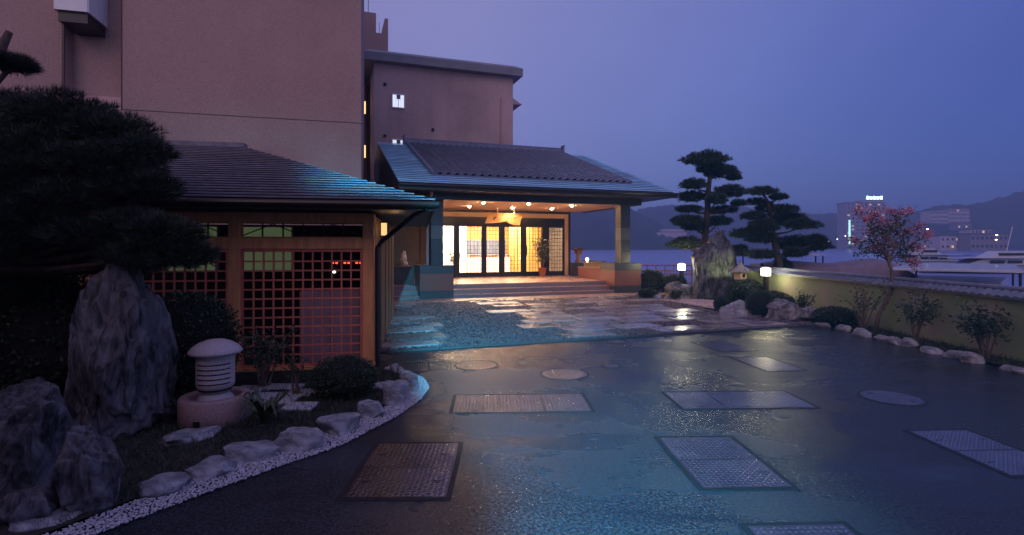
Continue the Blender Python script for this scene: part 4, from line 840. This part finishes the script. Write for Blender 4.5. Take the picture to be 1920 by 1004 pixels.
for i, (px, py) in enumerate(tips):
    e = cp(px, py, RNG.uniform(-.5, .5)); a = cp(1666, 490-30*(i % 2)); mid = a.lerp(e, .55)+Vector((0, 0, .05)); MB().tube([a, mid, e], [.016, .010, .004], 5).build('branch', MAT['bark_light'], cm)
    for t_ in RNG.uniform(.35, 1.05, 72): q = a.lerp(mid, t_*2) if t_ < .5 else mid.lerp(e, t_*2-1); lp.append(np.array(q)+RNG.normal(0, .055, 3))
    if py < 450 or i % 3 == 0: fpnts += [np.array(e)+RNG.normal(0, 1, 3)*np.array([.06, .06, .05])+np.array([0, 0, .05]) for _ in range(130)]
blades('crown', np.array(lp), unit(len(lp)), .065, .03, MAT['leaf'], cm, True); blades('blossom', np.array(fpnts), unit(len(fpnts)), .035, .03, MAT['flower'], cm, True)

# ================================================================== BOUNDARY WALL ON THE QUAY
bw = empty('boundary_wall', (7.42, 4.0, 0), R(-.9), 'low plastered boundary wall with tiled coping along the quay', 'wall')
WL = 15.0
MB().bx(0, .18, 0, WL, 0, .92).build('wall', MAT['wallgreen'], bw)
cpm = MB(); pr = [(-.5, 0), (-.25, .02), (0, .028), (.25, .02), (.5, 0)]
cpm.add([(-.16, u*.15, .0+h) for u, h in pr]+[(.02, u*.15, .10+h) for u, h in pr]+[(-.16, u*.15, -.02+h) for u, h in pr], [(i, i+1, 6+i, 5+i) for i in range(4)]+[(10+i, 11+i, i+1, i) for i in range(4)]); cpm = cpm.mesh('coping_tile', MAT['tile'])
k = 0; cop = box('coping_bed', MAT['tile'], bw, -.08, .26, 0, WL, .921, .955)
while k*.15 < WL:
    inst('coping_tile', cpm, cop, (.07, k*.15+.075, .955)); inst('coping_tile', cpm, cop, (.11, k*.15+.075, .955), (0, 0, math.pi)); k += 1
MB().tube([(.09, 0, 1.07), (.09, WL, 1.07)], .045, 8).build('coping_ridge', MAT['tile'], cop)
# bamboo fence and the orange quay railing
bf = empty('bamboo_fence', (5.15, 21.6, 0), R(5), 'low bamboo lattice fence between the porch and rock', 'fence')
for i in range(24): MB().tube([(i*.13, 0, 0), (i*.13+.02, 0, .78)], .014, 6).build('bamboo_rod', MAT['bamboo'], bf)
for z in (.25, .74): MB().tube([(-.05, -.03, z), (3.1, -.03, z)], .02, 6).build('rail', MAT['bamboo'], bf)
qr = empty('quay_railing', (5.0, 24.6, 0), R(4), 'orange painted metal railing on the quay edge', 'railing')
for i in range(9): MB().tube([(i*.42, 0, 0), (i*.42, 0, .86)], .02, 6).build('post', MAT['orange'], qr)
for z in (.45, .86): MB().tube([(-.1, 0, z), (3.5, 0, z)], .028, 6).build('rail', MAT['orange'], qr)
# ================================================================== LIT LAMPS IN THE GARDEN
def bollard(px, py, Y, label, base, e):
    p = at(px, py, Y); o = empty('bollard_lamp', (p.x, p.y, base), 0, label, 'lamp', 'lit bollard lamps'); h = p.z-base
    MB().lathe([(.075, 0), (.075, h-.13), (.09, h-.12), (.09, h-.11)], 16).build('post', MAT['darkmetal'], o)
    MB().lathe([(.12, h-.108), (.125, h-.10), (.125, h+.09), (.12, h+.10)], 20).build('lamp_head', MAT['lamp'], o)
    MB().lathe([(.135, h+.102), (.135, h+.118), (.01, h+.13)], 20).build('cap', MAT['darkmetal'], o)
    l_ = point('bollard_light', (0, -.02, h), e, (1, .90, .55), .13); l_.parent = o
    l_.location = (0, 0, h+.22); l2 = point('bollard_light', (0, -.2, h), e*.6, (1, .90, .55), .05); l2.parent = o
bollard(1278, 501, 18.6, 'lit bollard lamp on the rock near the porch', .5, 22)
bollard(1436, 510, 15.0, 'lit bollard lamp between the clipped bushes', 0, 22)
up = empty('garden_uplight', (7.15, 16.9, 0), 0, 'small spotlight lighting the lower pine boughs green', 'lamp')
MB().lathe([(.06, 0), (.06, .14), (.05, .15)], 12).build('housing', MAT['black'], up); MB().lathe([(.045, .151), (.01, .155)], 12).build('lens', MAT['lamp'], up)
s_ = spot('uplight_lamp', (0, 0, .2), 60, (.85, 1, .45), 110, rot=(R(180), R(-12), 0)); s_.parent = up
wlq = gw(.09, .55, 1.97); wlt = empty('wall_lantern', wlq, GA+R(90), 'glowing square wall lantern on the gatehouse side wall', 'lantern'); wlt.scale = (.62, .62, .62)
MB().bx(-.10, .10, -.10, .07, .15, .19, bev=.01).build('roof', MAT['darkmetal'], wlt); MB().bx(-.07, .07, -.08, .06, -.15, .148).build('glass_box', emit('lantern_glass', (1, .60, .24), 1.15), wlt)
for xx in (-.085, .07):
    for yy in (-.095, .055): box('frame_bar', MAT['darkmetal'], wlt, xx, xx+.015, yy, yy+.015, -.17, .15)
box('frame_base', MAT['darkmetal'], wlt, -.09, .09, -.10, .07, -.175, -.152)
l_ = point('wall_lantern_light', (0, -.28, 0), 1.1, (1, .55, .2), .06); l_.parent = wlt
# statue on its granite pedestal in the passage
pd = empty('granite_pedestal', pw(-.78, 1.05), PA, 'polished dark granite pedestal left of the porch plinth', 'pedestal')
MB().bx(0, .76, 0, .9, 0, 1.0, bev=.01).build('shaft', MAT['granite'], pd); MB().bx(-.02, .775, -.02, .92, 1.0, 1.06, bev=.01).build('cap', MAT['granite'], pd)
sto = rock('carved_stone', pw(-.30, 1.45, 1.05), (.30, .26, .56), 101, 'small lit pale carved stone on the dark granite pedestal', mat='granite_pale', cat='ornament', sub=4, amp=.3, fr=2.4, taper=.25)
cst = bpy.data.lights.new('statue_spot', 'SPOT'); s_ = spot('statue_lamp', pw(-.25, .75, 2.9), 26, (1, .62, .3), 30, rot=(R(14), 0, PA))
sf = empty('spot_fitting', pw(-.25, .70, 2.95), PA, 'small dark spotlight fitting above the carved stone', 'lamp'); MB().lathe([(.04, 0), (.05, .05), (.05, .16), (.02, .18)], 12).build('housing', MAT['black'], sf); MB().tube([(0, 0, .17), (0, 0, .32)], .012, 6).build('stem', MAT['black'], sf)
# little wooden lantern at the end of the porch with its ground light
wt = empty('garden_lantern', pw(7.75, 4.47, 1.02), PA, 'small reddish lantern standing on the parapet at the porch end', 'lantern')
MB().bx(-.10, .10, -.10, .10, 0, .10).build('base', MAT['brownwall'], wt); MB().bx(-.06, .06, -.06, .06, .10, .38).build('shaft', MAT['brownwall'], wt); MB().bx(-.13, .13, -.13, .13, .38, .55, bev=.01).build('light_box', MAT['brownwall'], wt)
MB().prism([(-.20, -.20), (.20, -.20), (.20, .20), (-.20, .20)], .55, .64, .06).build('roof', MAT['brownwall'], wt)
gl = empty('ground_lamp', pw(8.15, 4.40, 1.02), PA, 'small lit lamp on the parapet beside the little lantern', 'lamp'); MB().lathe([(.05, 0), (.05, .05), (.065, .06), (.065, .18), (.01, .22)], 12).build('lamp_globe', MAT['lamp'], gl)
l_ = point('ground_lamp_light', (0, -.12, .15), 6, (1, .8, .5), .06); l_.parent = gl
# stone lantern behind the clipped dome
sl = empty('stone_lantern', (7.0, 16.35, 0), .4, 'small stone lantern half hidden behind the huge rock and clipped dome', 'lantern')
MB().lathe([(.16, 0), (.16, .1), (.09, .14), (.08, .62), (.17, .66), (.17, .72)], 8).build('shaft', MAT['rock2'], sl); MB().bx(-.13, .13, -.13, .13, .72, .94).build('light_box', MAT['plaster'], sl); MB().bx(-.05, .05, -.135, -.12, .78, .88).build('opening', MAT['black'], sl)
MB().lathe([(.36, .94), (.36, .98), (.12, 1.12), (.04, 1.2), (.05, 1.26), (.01, 1.3)], 6).build('roof', MAT['rock2'], sl)
# potted plants in and beside the doors
pt = shrub('potted_plant', 'leafy potted tree in a terracotta pot beside the right-hand doors', tuple(pw(6.02, 4.45, FZ)), 1.75, .38, 9, 'leaf_olive', 70, .12, cat='plant')
MB().lathe([(.12, 0), (.17, .30), (.19, .31), (.19, .36), (.15, .36), (.15, .30)], 20).build('pot', MAT['terracotta'], pt)
fa = shrub('flower_arrangement', 'large pale flower arrangement at the left end of the doors', tuple(pw(1.75, 5.35, 1.0)), 1.0, .5, 12, 'flowerw', 60, .09, cat='flowers')
MB().lathe([(.18, -.55), (.22, -.3), (.12, -.05), (.14, .02)], 16).build('vase', MAT['granite'], fa)
fb = shrub('potted_plant', 'green plant inside the lobby left of the white screens', tuple(pw(2.45, 6.0, FZ)), 1.2, .3, 8, 'leaf_olive', 60, .12, cat='plant')
# ================================================================== STREET LAMP AND ADDED LIGHT BLOCKER BEHIND THE CAMERA
slp = empty('street_lamp', (1.75, -2.5, 0), 0, 'hooded mercury street lamp standing behind the viewpoint', 'street lamp')
MB().tube([(.3, -.6, 0), (.3, -.6, 5.0), (.2, -.3, 5.3), (0, 0, 5.22)], [.08, .06, .05, .05], 10).build('pole', MAT['slabgrey'], slp); MB().add([(r_*math.cos(k*.3927), r_*math.sin(k*.3927), z_) for r_, z_ in ((.05, 5.27), (.21, 5.20), (.24, 5.0)) for k in range(16)], [(i*16+k, i*16+(k+1) % 16, (i+1)*16+(k+1) % 16, (i+1)*16+k) for i in range(2) for k in range(16)]).build('lamp_shade', MAT['slabgrey'], slp); MB().lathe([(.02, 5.11), (.08, 5.13), (.08, 5.19)], 16).build('bulb', MAT['merc'], slp)
l_ = spot('street_lamp_light', (0, 0, 5.035), 20000, (.08, .64, 1), 66, 1, .07); l_.parent = slp; l_.rotation_euler = Vector((-4.2, 8.2, -5)).to_track_quat('-Z', 'Y').to_euler()
nb = empty('unseen_light_blocker', (0, 0, 0), 0, 'unseen light blocker with a side box behind the viewpoint, added to shade the drive', 'building')
box('wall', MAT['fargrey'], nb, -14, 1.08, -7, -1.0, 0, 4.92); MB().bx(1.082, 1.31, -1.4, -1.0, 3.8, 4.62, bev=.02).build('blocker_side_box', MAT['white'], nb)  # unseen mass added to block the lamp and shape the shadow on the drive

# ================================================================== FAR SHORE
def hillmesh(name, prof, Y, depth, mat, seed, amp):
    """wooded ridge: skyline heights along x at distance Y, falling to the shore in front and behind"""
    nx, ny = 220, 26; xs = np.linspace(prof[0][0], prof[-1][0], nx); hs = np.interp(xs, [p[0] for p in prof], [p[1] for p in prof]); V = []; F = []
    for j in range(ny):
        t_ = j/(ny-1); k = math.sin(min(1, t_*1.6)*math.pi/2)**.8 if t_ < .625 else math.cos((t_-.625)/.375*math.pi/2)
        for i in range(nx):
            x = xs[i]; y = Y-depth*.62+depth*t_; h = hs[i]*k; q = Vector((x*.05, y*.05, seed)); b = noise.fractal(q, 1, 2, 4)*amp+abs(noise.noise(q*3.1))*amp*.8
            V.append((x, y+noise.noise(q*2)*4, max(-1.5, h+b*min(1, h/6)-1.0)))
    for j in range(ny-1):
        F += [(j*nx+i, j*nx+i+1, (j+1)*nx+i+1, (j+1)*nx+i) for i in range(nx-1)]
    o = mesh_np(name, V, F, mat, None, False); o['kind'] = 'structure'; return o
def prof(Y, pts): return [((px-960)/1000*Y, (464-py)/1000*Y+EYE+1) for px, py in pts]
hillmesh('hill', prof(640, [(960, 420), (1040, 405), (1085, 396), (1110, 400), (1130, 393), (1150, 388), (1180, 396), (1210, 410), (1232, 430), (1262, 452), (1290, 463)]), 640, 160, MAT['hill'], 1, 4)
hillmesh('hill', prof(900, [(1080, 440), (1150, 420), (1190, 398), (1215, 390), (1250, 388), (1290, 387), (1330, 392), (1380, 388), (1420, 396), (1470, 410), (1505, 404), (1540, 402), (1575, 405), (1610, 400), (1660, 395), (1720, 400), (1790, 404), (1900, 408), (2100, 420)]), 900, 220, MAT['hill'], 2, 5)
hillmesh('hill', prof(700, [(1600, 462), (1660, 440), (1700, 412), (1735, 396), (1775, 388), (1810, 390), (1850, 385), (1875, 375), (1912, 364), (1980, 358), (2100, 360), (2400, 365)]), 700, 240, MAT['hill'], 3, 5)
hillmesh('hill', prof(1000, [(-900, 440), (0, 420), (500, 410), (960, 425), (1100, 450)]), 1000, 240, MAT['hill'], 4, 5)
def fbox(name, label, px0, px1, py0, py1, Y, dep, mat, cat='building', wins=None, roof=True, group=None, lit=.15, base=None, sr=random.Random(5)):
    a = at(px0, py0, Y); b = at(px1, py1, Y); o = empty(name, ((a.x+b.x)/2, Y, base if base is not None else b.z), 0, label, cat, group); w_ = b.x-a.x; h_ = a.z-o.location.z
    MB().bx(-w_/2, w_/2, 0, dep, 0, h_).build('wall', MAT[mat], o)
    if roof: MB().bx(-w_/2-.4, w_/2+.4, -.4, dep+.4, h_, h_+.8).build('roof', MAT['farroof'], o)
    if wins:
        nx_, nz_, ww, wh = wins
        for i in range(nx_):
            for k in range(nz_):
                cx = -w_/2+w_*(i+.5)/nx_; cz = h_*(k+.55)/nz_; r_ = sr.random()
                MB().bx(cx-ww/2, cx+ww/2, -.12, -.01, cz-wh/2, cz+wh/2).build('window', MAT['farwin'] if r_ < lit else MAT['window_dark'], o)
    return o
q = fbox('resort_house', 'pale pink seaside building with arched windows across the bay', 1232, 1287, 436, 461, 560, 14, 'farwhite', wins=(7, 1, 2.6, 4.2), lit=0, base=-.4)
MB().bx(-10, 13, 2, 10, 16.5, 21).build('upper_storey', MAT['farwhite'], q)
q = fbox('tower_hotel', 'tall waterfront hotel with a glowing cyan sign on its roof', 1587, 1660, 381, 462, 620, 18, 'fargrey', wins=(9, 13, 2.6, 1.5), lit=.17, base=-.6)
MB().bx(-4, 22, 3, 14, 52, 57).build('penthouse', MAT['fargrey'], q)
for i in range(5): MB().bx(2.6+i*3.9, 5.6+i*3.9, 2.5, 3.2, 58.2, 61.4 if i % 2 else 62.0, bev=.6).build('sign_letter', MAT['neon'], q)
MB().bx(2, 22, 3.2, 3.6, 57, 58).build('sign_frame', MAT['darkmetal'], q); MB().bx(-20.2, -18.2, -.6, -.13, 6, 34).build('light_strip', MAT['neon_soft'], q)
fbox('hillside_hotel', 'wide pale hotel on the hillside across the bay', 1746, 1778, 396, 419, 600, 16, 'farwhite', wins=(7, 3, 1.8, 1.6), lit=.03)
fbox('hillside_hotel', 'stepped right wing of the pale hillside hotel', 1778.5, 1818, 392, 421, 605, 16, 'farwhite', wins=(8, 4, 1.8, 1.6), lit=.03)
fbox('shore_house', 'long flat-roofed shore building with two lit lamps', 1820, 1890, 440, 463, 330, 10, 'fargrey', wins=(8, 2, 1.4, 1.6), lit=.08, base=-.5)
fbox('shore_house', 'upper flat-roofed house above the long shore building', 1821, 1860, 431, 440, 360, 10, 'farwhite', wins=(6, 1, 1.2, 1.4), lit=.1)
fbox('shore_house', 'small house at the foot of the hill left of the shore building', 1763, 1800, 443, 463, 340, 9, 'farwhite', wins=(4, 2, 1.3, 1.4), lit=.1, base=-.5)
fbox('shore_house', 'two-storey house behind the boat mast', 1715, 1752, 446, 463, 420, 9, 'fargrey', wins=(5, 2, 1.4, 1.4), lit=.1, base=-.5)
fbox('shore_house', 'low house right of the tower hotel', 1665, 1705, 450, 463, 560, 10, 'fargrey', wins=(6, 1, 1.6, 1.8), lit=.2, base=-.5)
fbox('shore_house', 'pale hut high on the bay hillside', 1214, 1222, 415, 423, 640, 6, 'farwhite', wins=(2, 1, 1.5, 1.6), lit=0)
fbox('shore_house', 'house between the hillside hotel and the shore building', 1795, 1822, 420, 432, 480, 9, 'fargrey', wins=(4, 1, 1.3, 1.4), lit=.1)
for i, (px, py, Y, l_) in enumerate([(1553, 453, 500, 'leftmost small far lamp on the waterfront'), (1570, 449, 500, 'second small far lamp left of the tower hotel'), (1585, 443, 500, 'small far lamp at the corner of the tower hotel'), (1739, 430, 300, 'white far lamp on a mast above the marina'), (1869, 441, 300, 'upper orange lamp on the shore building'), (1868, 450, 300, 'lower orange lamp on the shore building')]):
    p = at(px, py, Y); o = empty('shore_lamp', (p.x, p.y, -.8), 0, l_, 'lamp', 'far lamps along the shore'); MB().tube([(0, 0, 0), (0, 0, p.z+.6)], .12, 6).build('pole', MAT['fargrey'], o); MB().lathe([(.2, p.z+.55), (.6, p.z+.8), (.2, p.z+1.1)], 8).build('globe', MAT['farlamp'], o)
# far small boats at the bay shore
sbm = MB().add([(-1.8, 0, 0), (1.3, -.7, 0), (2.4, 0, .5), (1.3, .7, 0), (-1.8, .7, 0), (-1.8, -.7, 0), (-1.9, -.8, 1), (1.5, -.9, 1), (2.9, 0, 1.3), (1.5, .9, 1), (-1.9, .8, 1)], [(5, 1, 7, 6), (1, 2, 8, 7), (2, 3, 9, 8), (3, 4, 10, 9), (4, 5, 6, 10), (6, 7, 8, 9, 10)]).bx(-.9, .8, -.6, .6, 1.0, 2.2).mesh('hull', MAT['hull'])
sr = random.Random(9)
for i in range(30):
    px = 1088+i*6.6+sr.uniform(-2, 2); p = at(px, 466.8, 600+sr.uniform(-15, 10)); o = inst('moored_boat', sbm, None, (p.x, p.y, -1.05), (0, 0, sr.uniform(-.5, .5)+(math.pi if i % 2 else 0)), (1.15, 1.15, sr.uniform(.9, 1.3)))
    tag(o, 'tiny white boat moored along the far bay shore', 'boat', 'tiny boats along the far shore')

# ================================================================== BOATS BESIDE THE QUAY
def hull(L_, B, Hh, n=14):
    V = []; F = []; st_ = [(-.5, .80), (-.4, .92), (-.2, 1), (.05, 1), (.25, .86), (.4, .5), (.5, .03)]
    for s_, w_ in st_:
        x = s_*L_; sheer = Hh*(1+.28*max(0, s_+.1)**1.5); V += [(x, -w_*B/2, sheer), (x, -w_*B*.42, Hh*.25), (x, 0, -.15), (x, w_*B*.42, Hh*.25), (x, w_*B/2, sheer)]
    for i in range(len(st_)-1):
        F += [(i*5+k, (i+1)*5+k, (i+1)*5+k+1, i*5+k+1) for k in range(4)]+[(i*5+4, (i+1)*5+4, (i+1)*5, i*5)]
    F.append((0, 1, 2, 3, 4)); return MB().add(V, F)
def boat(label, loc, rz_, L_, B, Hh, kind, hm='hull'):
    o = empty('moored_boat', loc, rz_, label, 'boat', 'boats moored beside the quay'); hull(L_, B, Hh).build('hull', MAT[hm], o)
    MB().bx(-L_*.46, L_*.2, -B*.505, B*.505, Hh*.98, Hh*1.06).build('rubbing_strake', MAT['window_dark'], o)
    if kind == 'cover':
        m_ = MB(); V = []; F = []; n_ = 18
        for i in range(n_):
            t_ = i/(n_-1); x = -L_*.48+L_*.9*t_; w_ = B*.5*(1 if t_ < .6 else math.cos((t_-.6)/.4*1.35)); hh = (.55+.08*math.sin(t_*9))*min(1, .35+t_*5)*(1-.5*max(0, t_-.6))
            V += [(x, w_*math.cos(a), Hh*1.05+hh*math.sin(a)**.7 if math.sin(a) > 0 else Hh*1.02) for a in (math.pi*k/8 for k in range(9))]
        for i in range(n_-1): F += [(i*9+k, (i+1)*9+k, (i+1)*9+k+1, i*9+k+1) for k in range(8)]
        m_.add(V, F).build('boat_cover', MAT['tarp' if hm != 'hulldark' else 'tarpbrown'], o, True)
    else:
        c = MB().add([(-L_*.30, -B*.36, Hh), (L_*.22, -B*.30, Hh*1.05), (L_*.22, B*.30, Hh*1.05), (-L_*.30, B*.36, Hh), (-L_*.28, -B*.33, Hh+1.0), (L_*.08, -B*.28, Hh+1.0), (L_*.08, B*.28, Hh+1.0), (-L_*.28, B*.33, Hh+1.0)],
                     [(0, 1, 5, 4), (1, 2, 6, 5), (2, 3, 7, 6), (3, 0, 4, 7), (4, 5, 6, 7)]).build('cabin', MAT['hull'], o)
        for k in range(3):
            for s_ in (-1, 1): MB().bx(-L_*.25+k*L_*.11, -L_*.16+k*L_*.11, s_*B*.35-.02, s_*B*.35+.02, Hh+.35, Hh+.75).build('window', MAT['window_dark'], c)
        MB().bx(-L_*.45, L_*.25, -B*.40, B*.40, Hh+1.32 if kind == 'canopy' else Hh+1.02, Hh+1.38 if kind == 'canopy' else Hh+1.10, bev=.03).build('canopy', MAT['hull'], o)
        if kind == 'canopy':
            for xx in (-L_*.43, L_*.22):
                for s_ in (-1, 1): MB().tube([(xx, s_*B*.38, Hh), (xx, s_*B*.38, Hh+1.32)], .03, 6).build('canopy_post', MAT['steel_frame'], o)
        if kind == 'yacht':
            MB().add([(-L_*.22, -B*.26, Hh+1.1), (L_*.04, -B*.22, Hh+1.1), (L_*.04, B*.22, Hh+1.1), (-L_*.22, B*.26, Hh+1.1), (-L_*.2, -B*.24, Hh+2.0), (-L_*.04, -B*.2, Hh+2.0), (-L_*.04, B*.2, Hh+2.0), (-L_*.2, B*.24, Hh+2.0)], [(0, 1, 5, 4), (1, 2, 6, 5), (2, 3, 7, 6), (3, 0, 4, 7), (4, 5, 6, 7)]).build('flybridge', MAT['hull'], o)
            MB().bx(-L_*.19, -L_*.02, -B*.255, B*.255, Hh+1.4, Hh+1.75).build('window', MAT['window_dark'], o)
            MB().tube([(-L_*.12, 0, Hh+2), (-L_*.16, 0, Hh+5.5)], .05, 6).build('mast', MAT['hull'], o)
            for s_ in (-1, 1): MB().tube([(L_*.48, s_*.1, Hh*1.3+.6), (L_*.25, s_*B*.42, Hh*1.2+.6), (0, s_*B*.49, Hh*1.1+.6)], .025, 6).build('bow_rail', MAT['steel_frame'], o)
    return o
boat('long boat under a mauve tarpaulin just behind the wall', (10.9, 18.6, -1.1), R(174), 5.0, 2.2, 1.70, 'cover', 'fargrey')
boat('white boat with a broad flat canopy behind the wall', (13.0, 15.6, -1.1), R(228), 9.6, 3.4, .85, 'canopy')
boat('boat under a dark brown cover at the right edge', (10.5, 8.9, -1.0), R(82), 4.6, 2.0, 1.5, 'cover', 'hulldark')
boat('big multi-deck white motor yacht farther out', (50.0, 56, -1.0), R(178), 15.5, 4.2, 1.1, 'yacht').scale = (1, 1, .74)
boat('white motor boat moored beyond the big yacht', (52, 66, -1.0), R(10), 12, 3.6, 1.2, 'yacht').scale = (1, 1, .8)
boat('small pale boat behind the pine beside the wall', (10.2, 21.6, -1.1), R(140), 4.6, 1.8, 1.15, 'canopy')
# evening haze over the bay
hz = MB().bx(-1300, 1550, -44, 1450, -4.2, 88).build('haze', bpy.data.materials.new('haze')); hz['kind'] = 'stuff'; hz['label'] = 'thin blue evening haze over the bay'; hz['category'] = 'haze'
hm_ = hz.data.materials[0]; hm_.use_nodes = True; t = hm_.node_tree
for n_ in list(t.nodes):
    if n_.type == 'BSDF_PRINCIPLED': t.nodes.remove(n_)
pv = t.nodes.new('ShaderNodeVolumePrincipled'); pv.inputs['Color'].default_value = (.42, .58, 1, 1); pv.inputs['Density'].default_value = .0012; pv.inputs['Anisotropy'].default_value = 0.0
t.links.new(pv.outputs[0], [n_ for n_ in t.nodes if n_.type == 'OUTPUT_MATERIAL'][0].inputs['Volume'])
